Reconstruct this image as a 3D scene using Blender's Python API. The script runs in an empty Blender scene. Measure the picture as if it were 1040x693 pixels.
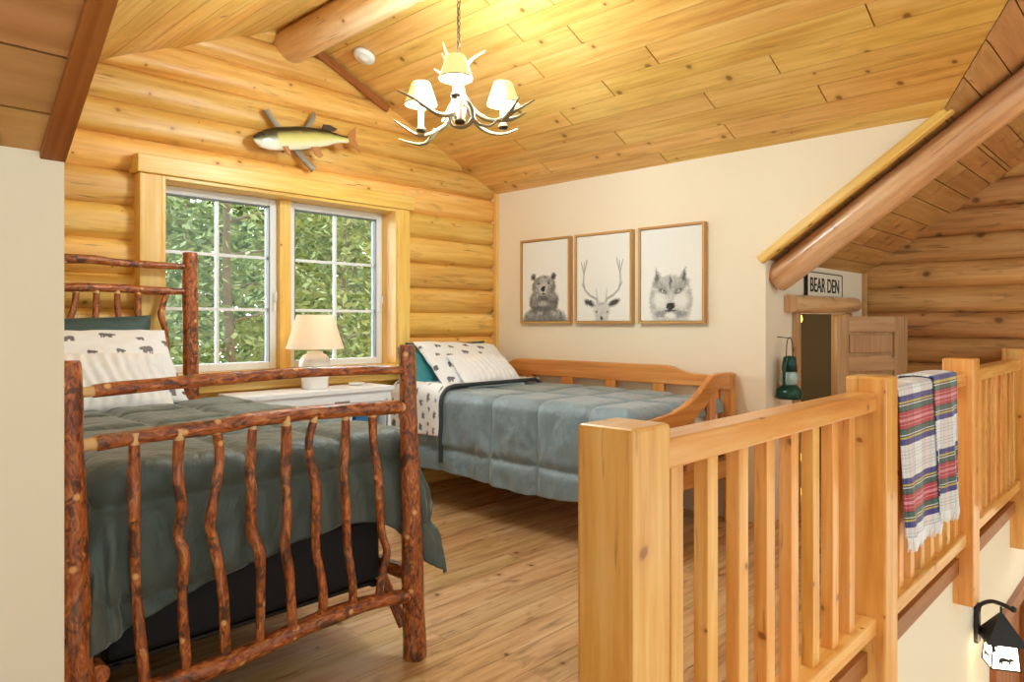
import bpy, bmesh, math, random
import numpy as np
from mathutils import Vector, Matrix, noise
random.seed(7)
C = bpy.context.scene.collection
BACK,SKY,BULB=1.15,11.5,48
PI = math.pi

# ------------------------------------------------------------------ helpers
def lin(r, g, b, a=1.0):
    f = lambda c: (c/255/12.92) if c/255 <= .04045 else ((c/255+.055)/1.055)**2.4
    return (f(r), f(g), f(b), a)

ORG = {}

class MB:
    """collects shapes; build() links them as one mesh object"""
    def __init__(s):
        s.v=[]; s.f=[]; s.uv=[]; s.rn=[]; s.mi=[]; s.sm=[]; s.col=None
    def add(s, vs, fs, uvs=None, mat=0, smooth=False, rnd=None):
        o=len(s.v); s.v += [tuple(v) for v in vs]
        r = random.random() if rnd is None else rnd
        for i,f in enumerate(fs):
            s.f.append(tuple(o+k for k in f))
            s.uv.append(uvs[i] if uvs else [(0,0)]*len(f))
            s.rn.append(r); s.mi.append(mat); s.sm.append(smooth)
    def obb(s, c, ax, hs, grain=0, mat=0, rnd=None):
        c=Vector(c); ax=[Vector(a).normalized() for a in ax]
        P={}
        vs=[]
        for i in (-1,1):
            for j in (-1,1):
                for k in (-1,1):
                    P[(i,j,k)]=len(vs); vs.append(c+ax[0]*hs[0]*i+ax[1]*hs[1]*j+ax[2]*hs[2]*k)
        fs=[];uvs=[]
        off=(random.uniform(0,50),random.uniform(0,50))
        for a in range(3):
            b,d=[q for q in range(3) if q!=a]
            if d==grain: b,d=d,b
            for sg in (-1,1):
                f=[];uv=[]
                for (p,q) in ((-1,-1),(1,-1),(1,1),(-1,1)):
                    t=[0,0,0]; t[a]=sg; t[b]=p; t[d]=q
                    f.append(P[tuple(t)]); uv.append((off[0]+p*hs[b], off[1]+q*hs[d]+a*3.1+sg*.7))
                fs.append(f);uvs.append(uv)
        s.add(vs,fs,uvs,mat,False,rnd)
    def box(s, x0,x1,y0,y1,z0,z1, grain=0, mat=0, rnd=None):
        s.obb(((x0+x1)/2,(y0+y1)/2,(z0+z1)/2),((1,0,0),(0,1,0),(0,0,1)),((x1-x0)/2,(y1-y0)/2,(z1-z0)/2),grain,mat,rnd)
    def bar(s, p, q, w, h, up=(0,0,1), mat=0, rnd=None):
        p=Vector(p);q=Vector(q);d=(q-p);L=d.length;d.normalize();u=Vector(up)
        sd=d.cross(u).normalized();u=sd.cross(d)
        s.obb((p+q)/2,(d,sd,u),(L/2,w/2,h/2),0,mat,rnd)
    def tube(s, pts, rad, seg=12, mat=0, cap=None, bump=0, sub=1, rnd=None, ell=1.0):
        pts=[Vector(p) for p in pts]
        n=len(pts)
        if not hasattr(rad,'__len__'): rad=[rad]*n
        if sub>1:
            P=[];R=[]
            for i in range(n-1):
                p0=pts[max(i-1,0)];p1=pts[i];p2=pts[i+1];p3=pts[min(i+2,n-1)]
                for k in range(sub):
                    t=k/sub
                    P.append(.5*((2*p1)+(p2-p0)*t+(2*p0-5*p1+4*p2-p3)*t*t+(3*p1-p0-3*p2+p3)*t**3))
                    R.append(rad[i]*(1-t)+rad[i+1]*t)
            P.append(pts[-1]);R.append(rad[-1]);pts=P;rad=R;n=len(pts)
        T=[(pts[min(i+1,n-1)]-pts[max(i-1,0)]).normalized() for i in range(n)]
        a=Vector((0,0,1)) if abs(T[0].z)<.9 else Vector((1,0,0))
        N=(a-T[0]*a.dot(T[0])).normalized()
        vs=[];L=0;Ls=[];sd=random.uniform(0,99)
        for i in range(n):
            if i: L+=(pts[i]-pts[i-1]).length
            Ls.append(L)
            N=(N-T[i]*N.dot(T[i])).normalized();B=T[i].cross(N)
            for k in range(seg):
                th=2*PI*k/seg
                r=rad[i]
                if bump: r*=1+bump*noise.noise((math.cos(th)*1.2+sd,math.sin(th)*1.2,L*9))
                vs.append(pts[i]+N*math.cos(th)*r*ell+B*math.sin(th)*r)
        fs=[];uvs=[];ou=random.uniform(0,40);ov=random.uniform(0,40)
        for i in range(n-1):
            for k in range(seg):
                k2=(k+1)%seg
                fs.append((i*seg+k,i*seg+k2,(i+1)*seg+k2,(i+1)*seg+k))
                c0=2*PI*k/seg*rad[i];c1=2*PI*(k+1)/seg*rad[i]
                uvs.append([(ou+Ls[i],ov+c0),(ou+Ls[i],ov+c1),(ou+Ls[i+1],ov+c1),(ou+Ls[i+1],ov+c0)])
        s.add(vs,fs,uvs,mat,True,rnd)
        cm=mat if cap is None else cap
        for i in (0,n-1):
            ring=vs[i*seg:(i+1)*seg]
            s.add(ring,[tuple(range(seg))],[[(ou+math.cos(2*PI*k/seg)*rad[i],ov+math.sin(2*PI*k/seg)*rad[i]) for k in range(seg)]],cm,False,rnd)
    def lathe(s, prof, c=(0,0,0), seg=32, mat=0, smooth=True):
        vs=[];fs=[];uvs=[]
        for (r,z) in prof:
            for k in range(seg):
                th=2*PI*k/seg; vs.append((c[0]+r*math.cos(th),c[1]+r*math.sin(th),c[2]+z))
        for i in range(len(prof)-1):
            for k in range(seg):
                k2=(k+1)%seg
                fs.append((i*seg+k,i*seg+k2,(i+1)*seg+k2,(i+1)*seg+k))
                uvs.append([(k/seg,i),(k/seg+1/seg,i),(k/seg+1/seg,i+1),(k/seg,i+1)])
        s.add(vs,fs,uvs,mat,smooth)
    def grid(s, nu, nv, fn, uvfn=None, mat=0, smooth=True):
        vs=[];fs=[];uvs=[]
        for j in range(nv+1):
            for i in range(nu+1): vs.append(fn(i/nu,j/nv))
        uf=uvfn or (lambda u,v:(u,v))
        for j in range(nv):
            for i in range(nu):
                a=j*(nu+1)+i
                fs.append((a,a+1,a+nu+2,a+nu+1))
                uvs.append([uf(i/nu,j/nv),uf((i+1)/nu,j/nv),uf((i+1)/nu,(j+1)/nv),uf(i/nu,(j+1)/nv)])
        s.add(vs,fs,uvs,mat,smooth)
    def prism(s, poly, o, ex, ey, th, mat=0, smooth=False, rnd=None):
        """2D outline in plane (ex,ey) at o, extruded by th along ex x ey; u grain along ex"""
        o=Vector(o);ex=Vector(ex);ey=Vector(ey);n=ex.cross(ey).normalized()*th
        A=[o+ex*p[0]+ey*p[1] for p in poly]; B=[p+n for p in A]; m=len(poly)
        of=(random.uniform(0,40),random.uniform(0,40))
        U=[(of[0]+p[0],of[1]+p[1]) for p in poly]
        fs=[tuple(range(m)),tuple(range(2*m-1,m-1,-1))];uvs=[U,U[::-1]]
        for i in range(m):
            j=(i+1)%m; fs.append((i,j,m+j,m+i)); uvs.append([U[i],U[j],(U[j][0],U[j][1]+.03),(U[i][0],U[i][1]+.03)])
        s.add(A+B,fs,uvs,mat,smooth,rnd)
    def build(s, name, mats, parent=None, org=None, bevel=0, weld=False, recalc=True, solid=0, sub=0):
        if not isinstance(mats,(list,tuple)): mats=[mats]
        if org is None:
            if parent is not None: org=ORG[parent.name]
            else:
                vs=np.array(s.v); lo=vs.min(0);hi=vs.max(0); org=((lo[0]+hi[0])/2,(lo[1]+hi[1])/2,lo[2])
        me=bpy.data.meshes.new(name)
        me.from_pydata([(v[0]-org[0],v[1]-org[1],v[2]-org[2]) for v in s.v],[],s.f)
        ul=me.uv_layers.new(name='UVMap')
        flat=[c for f in s.uv for p in f for c in p]
        ul.data.foreach_set('uv',flat)
        at=me.attributes.new('rnd','FLOAT','FACE'); at.data.foreach_set('value',s.rn)
        me.polygons.foreach_set('material_index',s.mi)
        me.polygons.foreach_set('use_smooth',s.sm)
        if s.col is not None:
            ca=me.attributes.new('col','FLOAT_COLOR','POINT')
            ca.data.foreach_set('color',[c for q in s.col for c in (q[0],q[1],q[2],1.0)])
        for m in mats: me.materials.append(m)
        if weld or recalc:
            bm=bmesh.new();bm.from_mesh(me)
            if weld: bmesh.ops.remove_doubles(bm,verts=bm.verts,dist=1e-5)
            if recalc: bmesh.ops.recalc_face_normals(bm,faces=bm.faces)
            bm.to_mesh(me);bm.free()
        me.update()
        ob=bpy.data.objects.new(name,me);C.objects.link(ob)
        if parent is not None:
            ob.parent=parent
            if parent.name in ROOTS or True: ob.location=(0,0,0)
        else: ob.location=org
        ORG[ob.name]=org
        if bevel:
            b=ob.modifiers.new('bevel','BEVEL');b.width=bevel;b.segments=2;b.limit_method='ANGLE';b.angle_limit=math.radians(40);b.harden_normals=False
        if solid:
            m=ob.modifiers.new('solid','SOLIDIFY');m.thickness=solid;m.offset=-1
        if sub:
            m=ob.modifiers.new('sub','SUBSURF');m.levels=sub;m.render_levels=sub
        return ob
ROOTS=set()
def thing(name,label,cat,loc,group=None):
    o=bpy.data.objects.new(name,None);C.objects.link(o);o.location=loc;o.empty_display_size=.05
    o['label']=label;o['category']=cat
    if group:o['group']=group
    ORG[o.name]=tuple(loc);ROOTS.add(o.name);return o
def tag(o,label,cat,group=None):
    o['label']=label;o['category']=cat
    if group:o['group']=group
    return o
def struct(o,kind='structure',label=None):
    o['kind']=kind
    if label:o['label']=label
    return o

# ------------------------------------------------------------------ materials
def newmat(name):
    m=bpy.data.materials.new(name);m.use_nodes=True
    nt=m.node_tree;b=nt.nodes['Principled BSDF'];return m,nt,b
def N(nt,t,**k):
    n=nt.nodes.new(t)
    for a,v in k.items(): setattr(n,a,v)
    return n
def mix(nt,fac,a,b,mode='MIX'):
    n=N(nt,'ShaderNodeMix',data_type='RGBA',blend_type=mode)
    for sock,val in ((n.inputs[0],fac),(n.inputs[6],a),(n.inputs[7],b)):
        if hasattr(val,'links') or isinstance(val,bpy.types.NodeSocket): nt.links.new(val,sock)
        else: sock.default_value=val
    return n.outputs[2]
def ramp(nt,src,stops,interp='LINEAR'):
    r=N(nt,'ShaderNodeValToRGB');cr=r.color_ramp;cr.interpolation=interp
    while len(cr.elements)<len(stops): cr.elements.new(.5)
    for e,(p,c) in zip(cr.elements,stops): e.position=p;e.color=c
    nt.links.new(src,r.inputs[0]);return r.outputs[0]
def math_(nt,op,a,b=None,clamp=False):
    n=N(nt,'ShaderNodeMath',operation=op,use_clamp=clamp)
    for s,v in ((n.inputs[0],a),(n.inputs[1],b)):
        if v is None: continue
        if isinstance(v,bpy.types.NodeSocket): nt.links.new(v,s)
        else: s.default_value=v
    return n.outputs[0]
def mapping(nt,src,sc):
    n=N(nt,'ShaderNodeMapping');nt.links.new(src,n.inputs[0]);n.inputs['Scale'].default_value=sc;return n.outputs[0]
def noisen(nt,src,scale,detail=4,rough=.5,dist=0):
    n=N(nt,'ShaderNodeTexNoise');nt.links.new(src,n.inputs['Vector'])
    n.inputs['Scale'].default_value=scale;n.inputs['Detail'].default_value=detail;n.inputs['Roughness'].default_value=rough;n.inputs['Distortion'].default_value=dist
    return n.outputs[0]

def wood(name,dark,base,light,rough=.4,knots=.5,var=.18,coat=0.0,grain=1.0,knotsize=.018,knotcol=(60,30,14),spec=.5,kscale=4.0,blotch=0,checks=0):
    m,nt,b=newmat(name)
    uv=N(nt,'ShaderNodeTexCoord').outputs['UV']
    g1=noisen(nt,mapping(nt,uv,(1.2,26*grain,1)),1.6,5,.55,.4)
    g2=noisen(nt,mapping(nt,uv,(.7,5,1)),1.3,2,.5,.3)
    f=math_(nt,'ADD',math_(nt,'MULTIPLY',g1,.55),math_(nt,'MULTIPLY',g2,.45))
    col=ramp(nt,f,[(.30,lin(*dark)),(.5,lin(*base)),(.68,lin(*light))])
    at=N(nt,'ShaderNodeAttribute',attribute_name='rnd')
    v=math_(nt,'ADD',math_(nt,'MULTIPLY',at.outputs['Fac'],2*var),1-var)
    hv=N(nt,'ShaderNodeHueSaturation');nt.links.new(col,hv.inputs['Color']);nt.links.new(v,hv.inputs['Value'])
    nt.links.new(math_(nt,'ADD',math_(nt,'MULTIPLY',math_(nt,'FRACT',math_(nt,'MULTIPLY',at.outputs['Fac'],7.3)),.016),.492),hv.inputs['Hue'])
    col=hv.outputs[0]
    if blotch:
        bl=noisen(nt,mapping(nt,uv,(2.2,9,1)),1.5,3,.6,.6)
        col=mix(nt,ramp(nt,bl,[(.58,(0,0,0,1)),(.72,(blotch,blotch,blotch,1))]),col,lin(*knotcol))
    if checks:
        ck=noisen(nt,mapping(nt,uv,(5,75,1)),1.0,2,.5,.2);cm=noisen(nt,mapping(nt,uv,(2.5,6,1)),1.0,1)
        cf=math_(nt,'MULTIPLY',ramp(nt,ck,[(.62,(0,0,0,1)),(.68,(1,1,1,1))]),ramp(nt,cm,[(.52,(0,0,0,1)),(.6,(checks,checks,checks,1))]))
        col=mix(nt,cf,col,lin(*knotcol))
    if knots:
        nz=noisen(nt,mapping(nt,uv,(8,14,1)),2,3)
        wv=N(nt,'ShaderNodeVectorMath',operation='ADD')
        sv=N(nt,'ShaderNodeVectorMath',operation='SCALE');nt.links.new(nz,sv.inputs[0]);sv.inputs['Scale'].default_value=.02
        nt.links.new(uv,wv.inputs[0]);nt.links.new(sv.outputs[0],wv.inputs[1])
        vo=N(nt,'ShaderNodeTexVoronoi',voronoi_dimensions='2D');nt.links.new(wv.outputs[0],vo.inputs['Vector']);vo.inputs['Scale'].default_value=kscale
        sep=N(nt,'ShaderNodeSeparateColor');nt.links.new(vo.outputs['Color'],sep.inputs[0])
        on=math_(nt,'GREATER_THAN',sep.outputs[0],1-knots)
        ks=knotsize*kscale
        size=math_(nt,'ADD',math_(nt,'MULTIPLY',sep.outputs[1],ks*.9),ks*.4)
        d=math_(nt,'DIVIDE',vo.outputs['Distance'],size)
        kf=ramp(nt,d,[(0,(1,1,1,1)),(.55,(.85,.85,.85,1)),(.75,(.25,.25,.25,1)),(1.0,(0,0,0,1))])
        kf=math_(nt,'MULTIPLY',kf,on)
        col=mix(nt,kf,col,lin(*knotcol))
        ring=ramp(nt,d,[(.0,(0,0,0,1)),(.5,(.45,.45,.45,1)),(1.0,(0,0,0,1))])
        halo=math_(nt,'MULTIPLY',ramp(nt,math_(nt,'MULTIPLY',d,.4),[(.3,(.4,.4,.4,1)),(1,(0,0,0,1))]),on)
        col=mix(nt,halo,col,lin(*dark))
    nt.links.new(col,b.inputs['Base Color'])
    b.inputs['Roughness'].default_value=rough
    b.inputs['Specular IOR Level'].default_value=spec
    if coat: b.inputs['Coat Weight'].default_value=coat;b.inputs['Coat Roughness'].default_value=.12
    bp=N(nt,'ShaderNodeBump');bp.inputs['Strength'].default_value=.12;bp.inputs['Distance'].default_value=.004
    nt.links.new(g1,bp.inputs['Height']);nt.links.new(bp.outputs[0],b.inputs['Normal'])
    return m
def plain(name,rgb,rough=.5,metal=0,noise_amt=0,nscale=30,bump=0,emit=None,estr=0,sheen=0,spec=.5,trans=0):
    m,nt,b=newmat(name)
    b.inputs['Base Color'].default_value=lin(*rgb)
    b.inputs['Roughness'].default_value=rough;b.inputs['Metallic'].default_value=metal
    b.inputs['Specular IOR Level'].default_value=spec
    if sheen: b.inputs['Sheen Weight'].default_value=sheen;b.inputs['Sheen Roughness'].default_value=.4
    tc=N(nt,'ShaderNodeTexCoord').outputs['Object']
    if noise_amt or bump:
        n=noisen(nt,tc,nscale,4,.6)
    if noise_amt:
        hv=N(nt,'ShaderNodeHueSaturation');hv.inputs['Color'].default_value=lin(*rgb)
        nt.links.new(math_(nt,'ADD',math_(nt,'MULTIPLY',n,noise_amt*2),1-noise_amt),hv.inputs['Value']);nt.links.new(hv.outputs[0],b.inputs['Base Color'])
    if bump:
        bp=N(nt,'ShaderNodeBump');bp.inputs['Strength'].default_value=bump;bp.inputs['Distance'].default_value=.003
        nt.links.new(n,bp.inputs['Height']);nt.links.new(bp.outputs[0],b.inputs['Normal'])
    if emit: b.inputs['Emission Color'].default_value=lin(*emit);b.inputs['Emission Strength'].default_value=estr
    if trans: b.inputs['Transmission Weight'].default_value=trans
    return m
def attrcol(name,rough=.8,sheen=0,spec=.3,bump=0,bscale=300):
    m,nt,b=newmat(name)
    a=N(nt,'ShaderNodeAttribute',attribute_name='col');nt.links.new(a.outputs['Color'],b.inputs['Base Color'])
    b.inputs['Roughness'].default_value=rough;b.inputs['Specular IOR Level'].default_value=spec
    if bump:
        n=noisen(nt,N(nt,'ShaderNodeTexCoord').outputs['Object'],bscale,2)
        bp=N(nt,'ShaderNodeBump');bp.inputs['Strength'].default_value=bump;bp.inputs['Distance'].default_value=.002
        nt.links.new(n,bp.inputs['Height']);nt.links.new(bp.outputs[0],b.inputs['Normal'])
    return m

M={}
M['log']=wood('pine log',(204,142,58),(233,184,94),(246,208,132),rough=.42,grain=.6,var=0.13,knots=0.45,knotsize=0.015,kscale=4.6,knotcol=(104,56,24),checks=0.6,blotch=0.3)
M['logdark']=wood('darker pine log',(168,120,64),(204,154,94),(222,178,118),rough=.5,var=.10,knotcol=(70,44,26),grain=.6,blotch=.55,kscale=4.2,knots=0.55,knotsize=0.03,checks=0.7)  # darker tone and larger knots than the back wall logs
M['ceil']=wood('knotty pine ceiling board',(194,136,58),(223,177,94),(238,200,124),rough=.34,grain=.8,var=0.1,blotch=0.12,kscale=4.2,knots=0.42,knotsize=0.021,knotcol=(64,30,14),checks=0.3)
M['roof']=wood('brown pine roof board',(156,110,60),(186,138,82),(204,158,104),rough=.45,var=.10,knotcol=(60,36,22),grain=.8,knotsize=0.026,kscale=4.2,knots=0.45,checks=0.4)
M['beam']=wood('varnished beam log',(180,126,76),(218,172,120),(238,206,164),rough=.3,var=.06,knotcol=(80,44,24),grain=.5,knots=0.4,coat=0.2,checks=0.4)
M['rail']=wood('varnished railing pine',(206,130,48),(234,168,86),(246,202,130),rough=.3,var=.08,coat=.35,grain=.7,kscale=5.2,knots=0.36,knotsize=0.015,knotcol=(78,32,14),checks=0.35)
M['trim']=wood('red brown pine trim',(120,62,26),(152,84,38),(170,104,54),rough=.4,knots=.15,var=.06)
M['casing']=wood('yellow pine casing',(216,160,72),(236,192,100),(248,214,140),rough=.4,knots=.2,var=.05)
M['daybed']=wood('orange pine daybed',(184,106,42),(216,142,68),(230,166,94),rough=.32,knots=.2,var=.07,coat=.25,knotcol=(96,44,18))
M['doorwood']=wood('weathered pine door',(168,128,86),(196,156,110),(210,174,130),rough=.5,knots=.25,var=.06,knotcol=(80,56,38))
M['frame']=wood('oak picture frame',(170,120,62),(200,152,90),(214,172,112),rough=.45,knots=0,var=.04)
M['floor']=wood('laminate floor plank',(150,108,66),(200,162,114),(220,188,146),rough=.26,grain=.7,knots=0.5,knotsize=0.016,kscale=3.2,blotch=0.6,var=0.06,checks=0.5,knotcol=(96,62,40))
M['drift']=wood('grey driftwood',(110,100,84),(150,140,122),(180,170,150),rough=.8,knots=0,var=.08)
# bark furniture wood
def bark(name):
    m,nt,b=newmat(name)
    uv=N(nt,'ShaderNodeTexCoord').outputs['UV']
    a=noisen(nt,mapping(nt,uv,(9,26,1)),1.8,6,.68,1.4)
    c=noisen(nt,mapping(nt,uv,(14,18,1)),1.3,4,.6,.9)
    col=ramp(nt,a,[(.30,lin(50,24,14)),(.42,lin(128,60,26)),(.54,lin(182,98,40)),(.68,lin(216,146,86))])
    col=mix(nt,ramp(nt,c,[(.54,(0,0,0,1)),(.62,(.8,.8,.8,1))]),col,lin(52,34,28))
    g=noisen(nt,mapping(nt,uv,(4,30,1)),1.1,4,.6,.6)
    col=mix(nt,ramp(nt,g,[(.56,(0,0,0,1)),(.68,(.55,.55,.55,1))]),col,lin(132,108,92))
    vo=N(nt,'ShaderNodeTexVoronoi',voronoi_dimensions='2D');nt.links.new(uv,vo.inputs['Vector']);vo.inputs['Scale'].default_value=11
    sp=N(nt,'ShaderNodeSeparateColor');nt.links.new(vo.outputs['Color'],sp.inputs[0])
    k=math_(nt,'MULTIPLY',ramp(nt,vo.outputs['Distance'],[(.06,(1,1,1,1)),(.12,(0,0,0,1))]),math_(nt,'GREATER_THAN',sp.outputs[0],.70))
    col=mix(nt,k,col,lin(232,178,112))
    nt.links.new(col,b.inputs['Base Color']);b.inputs['Roughness'].default_value=.33
    b.inputs['Coat Weight'].default_value=.25;b.inputs['Coat Roughness'].default_value=.2
    bp=N(nt,'ShaderNodeBump');bp.inputs['Strength'].default_value=.5;bp.inputs['Distance'].default_value=.006
    nt.links.new(a,bp.inputs['Height']);nt.links.new(bp.outputs[0],b.inputs['Normal'])
    return m
M['bark']=bark('hickory bark')
M['barkend']=plain('peeled hickory end',(226,186,128),.55,noise_amt=.08)
M['cream']=plain('cream wall paint',(240,228,204),.75,bump=.05,nscale=180)
M['creamlow']=plain('pale cream wall paint',(240,230,208),.75,bump=.05,nscale=180)
M['white']=plain('white paint',(240,242,246),.4)
M['vinyl']=plain('white window vinyl',(232,236,238),.35)
M['gasket']=plain('grey window gasket',(120,124,126),.5)
M['ceramic']=plain('white ceramic',(240,238,234),.35,bump=.08,nscale=60)
M['comf']=plain('dark grey green comforter fabric',(76,88,82),.52,bump=.15,nscale=160,sheen=.35)
M['comf2']=plain('slate blue comforter satin',(122,142,152),.42,bump=.12,nscale=140,sheen=.35)
for k_ in ('comf','comf2'):
    m=M[k_];nt=m.node_tree;b=nt.nodes['Principled BSDF']
    tc=N(nt,'ShaderNodeTexCoord').outputs['Object'];n=noisen(nt,mapping(nt,tc,(1,1,.45)),13,5,.55,1.3)
    bp=N(nt,'ShaderNodeBump');bp.inputs['Strength'].default_value=.5;bp.inputs['Distance'].default_value=.02
    nt.links.new(n,bp.inputs['Height']);nt.links.new(bp.outputs[0],b.inputs['Normal'])
M['comfhem']=plain('charcoal comforter piping',(50,58,60),.6)
M['black']=plain('black box spring fabric',(16,18,22),.7,bump=.1,nscale=200)
M['mattress']=plain('white mattress ticking',(232,232,228),.8)
M['green']=plain('dark green pillow fabric',(46,72,68),.6,sheen=.3,bump=.1,nscale=120)
M['teal']=plain('teal pillow fabric',(52,136,146),.5,sheen=.3,bump=.15,nscale=90)
M['whitefab']=plain('white ruffled fabric',(240,242,246),.85,bump=.15,nscale=120)
M['print']=attrcol('bear print fabric',.85,bump=.08)
M['canvas']=attrcol('printed canvas',.9)
M['fish']=attrcol('fish skin',.22,spec=.6)
M['antler']=plain('ivory antler',(132,116,86),.45,noise_amt=.22,nscale=14,bump=.15)
M['candle']=plain('ivory candle sleeve',(170,150,108),.5,emit=(255,215,140),estr=.12)
M['iron']=plain('black iron',(44,40,36),.5,.3,bump=.2,nscale=60)
M['chain']=plain('dark bronze chain',(70,58,44),.4,.7)
M['shade']=plain('lit cream lamp shade',(250,226,170),.8,emit=(255,206,120),estr=1.0)
def shadecloth(name,rgb,emit,es,tr):
    m,nt,b=newmat(name);b.inputs['Base Color'].default_value=lin(*rgb);b.inputs['Roughness'].default_value=.9
    b.inputs['Emission Color'].default_value=lin(*emit);b.inputs['Emission Strength'].default_value=es
    t=N(nt,'ShaderNodeBsdfTranslucent');t.inputs[0].default_value=lin(*rgb)
    mx=N(nt,'ShaderNodeMixShader');mx.inputs[0].default_value=tr
    nt.links.new(b.outputs[0],mx.inputs[1]);nt.links.new(t.outputs[0],mx.inputs[2]);nt.links.new(mx.outputs[0],nt.nodes['Material Output'].inputs[0])
    return m
M['shade']=shadecloth('lit cream lamp shade',(196,176,136),(255,222,150),.85,.0)
M['shadein']=plain('bright shade lining',(255,250,236),.8,emit=(255,240,205),estr=2.6)
M['lampglass']=shadecloth('glowing frosted glass',(255,252,240),(255,246,226),1.0,.5)
M['lshade']=shadecloth('warm white lamp shade',(250,240,226),(255,226,188),.15,.5)

M['bulb']=plain('lit bulb glass',(255,220,120),.3,emit=(255,196,80),estr=5)
M['metal']=plain('brushed steel',(190,198,204),.35,.8)
M['cangreen']=plain('green enamel',(8,66,50),.28,.2)
M['canglass']=plain('lantern glass',(170,200,200),.15)
M['signwhite']=plain('off white sign board',(232,226,208),.6,noise_amt=.05)
M['signblack']=plain('black sign paint',(24,22,20),.6)
M['ink']=plain('dark printed ink',(30,30,30),.8)
M['blue']=plain('blue game box',(46,110,160),.5)
M['plastic']=plain('white plastic',(236,234,226),.4)
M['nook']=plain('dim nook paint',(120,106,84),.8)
M['lawn']=plain('lawn grass',(104,130,58),.9,noise_amt=.25,nscale=3)
M['trunk']=plain('grey brown tree bark',(136,124,108),.9,noise_amt=.25,nscale=8,bump=.4)
def leafmat(name,a,b_,):
    m,nt,b=newmat(name)
    at=N(nt,'ShaderNodeAttribute',attribute_name='rnd')
    nt.links.new(ramp(nt,at.outputs['Fac'],[(0,lin(*a)),(1,lin(*b_))]),b.inputs['Base Color'])
    b.inputs['Roughness'].default_value=.7
    return m
M['leafA']=leafmat('pine foliage',(88,112,70),(160,178,124))
M['leafB']=leafmat('spring foliage',(106,132,72),(176,190,124))
def glass():
    m=bpy.data.materials.new('window glass');m.use_nodes=True;nt=m.node_tree
    nt.nodes.remove(nt.nodes['Principled BSDF'])
    t=N(nt,'ShaderNodeBsdfTransparent');g=N(nt,'ShaderNodeBsdfGlossy');g.inputs['Roughness'].default_value=.02
    fr=N(nt,'ShaderNodeFresnel');fr.inputs['IOR'].default_value=1.45
    mx=N(nt,'ShaderNodeMixShader');nt.links.new(fr.outputs[0],mx.inputs[0]);nt.links.new(t.outputs[0],mx.inputs[1]);nt.links.new(g.outputs[0],mx.inputs[2])
    nt.links.new(mx.outputs[0],nt.nodes['Material Output'].inputs[0]);return m
M['glass']=glass()
def tartan():
    m,nt,b=newmat('tartan wool')
    uv=N(nt,'ShaderNodeTexCoord').outputs['UV'];sp=N(nt,'ShaderNodeSeparateXYZ');nt.links.new(uv,sp.inputs[0])
    W=lin(236,236,236);B=lin(24,44,140);Yl=lin(206,190,70);K=lin(28,44,52);G=lin(24,92,84);R=lin(184,24,44);Pk=lin(226,150,164);Gr=lin(196,202,210)
    def sett(src,per):
        f=math_(nt,'FRACT',math_(nt,'DIVIDE',src,per))
        d=math_(nt,'MULTIPLY',math_(nt,'ABSOLUTE',math_(nt,'SUBTRACT',f,.5)),2.0)
        return ramp(nt,d,[(0,Pk),(.035,R),(.10,Pk),(.12,R),(.20,K),(.235,G),(.35,W),(.375,K),(.41,Yl),(.45,B),(.60,W),(.74,Gr),(.76,W),(.82,Gr),(.84,W),(.90,Gr),(.92,W)],'CONSTANT')
    a=sett(sp.outputs[1],.318);c=sett(sp.outputs[0],.30)
    col=mix(nt,.10,a,c)
    col=mix(nt,.22,col,mix(nt,1.0,a,c,'MULTIPLY'))
    nt.links.new(col,b.inputs['Base Color']);b.inputs['Roughness'].default_value=.95;b.inputs['Sheen Weight'].default_value=.3
    n=noisen(nt,mapping(nt,uv,(600,600,1)),1,2);bp=N(nt,'ShaderNodeBump');bp.inputs['Strength'].default_value=.2;bp.inputs['Distance'].default_value=.002
    nt.links.new(n,bp.inputs['Height']);nt.links.new(bp.outputs[0],b.inputs['Normal'])
    return m
M['tartan']=tartan()

# ------------------------------------------------------------------ dimensions (metres; camera eye at 0,0,1.2)
XL,XR,YB = .45,4.07,4.14          # dormer room: side walls, log gable
XE,YK = 5.88,1.82                 # log end wall, knee walls
RX,RZ,SL = 2.26,3.06,.45          # dormer ridge, slope
EZ = RZ-SL*(XR-RX)                # eave height at the side walls
KZ,MS = 1.60,.71                  # main roof at knee wall, slope
YE = .86                          # loft edge
def roofz(y): return KZ+(YK-y)*MS
def dz(x): return RZ-SL*abs(x-RX)
def valy(x): return YK-(dz(x)-KZ)/MS

# ------------------------------------------------------------------ boards clipped to polygons
def clip(poly,p,n):
    out=[];m=len(poly)
    for i in range(m):
        a=poly[i];b=poly[(i+1)%m]
        da=(a[0]-p[0])*n[0]+(a[1]-p[1])*n[1];db=(b[0]-p[0])*n[0]+(b[1]-p[1])*n[1]
        if da>=0: out.append(a)
        if (da>=0)!=(db>=0):
            t=da/(da-db);out.append((a[0]+(b[0]-a[0])*t,a[1]+(b[1]-a[1])*t))
    return out
def inset(poly,d):
    m=len(poly);A=sum(poly[i][0]*poly[(i+1)%m][1]-poly[(i+1)%m][0]*poly[i][1] for i in range(m))
    sg=1 if A>0 else -1;r=poly
    for i in range(m):
        a=poly[i];b=poly[(i+1)%m];L=math.hypot(b[0]-a[0],b[1]-a[1])
        if L<1e-6: continue
        n=(-(b[1]-a[1])/L*sg,(b[0]-a[0])/L*sg)
        r=clip(r,(a[0]+n[0]*d,a[1]+n[1]*d),n)
        if len(r)<3: return []
    return r
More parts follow.
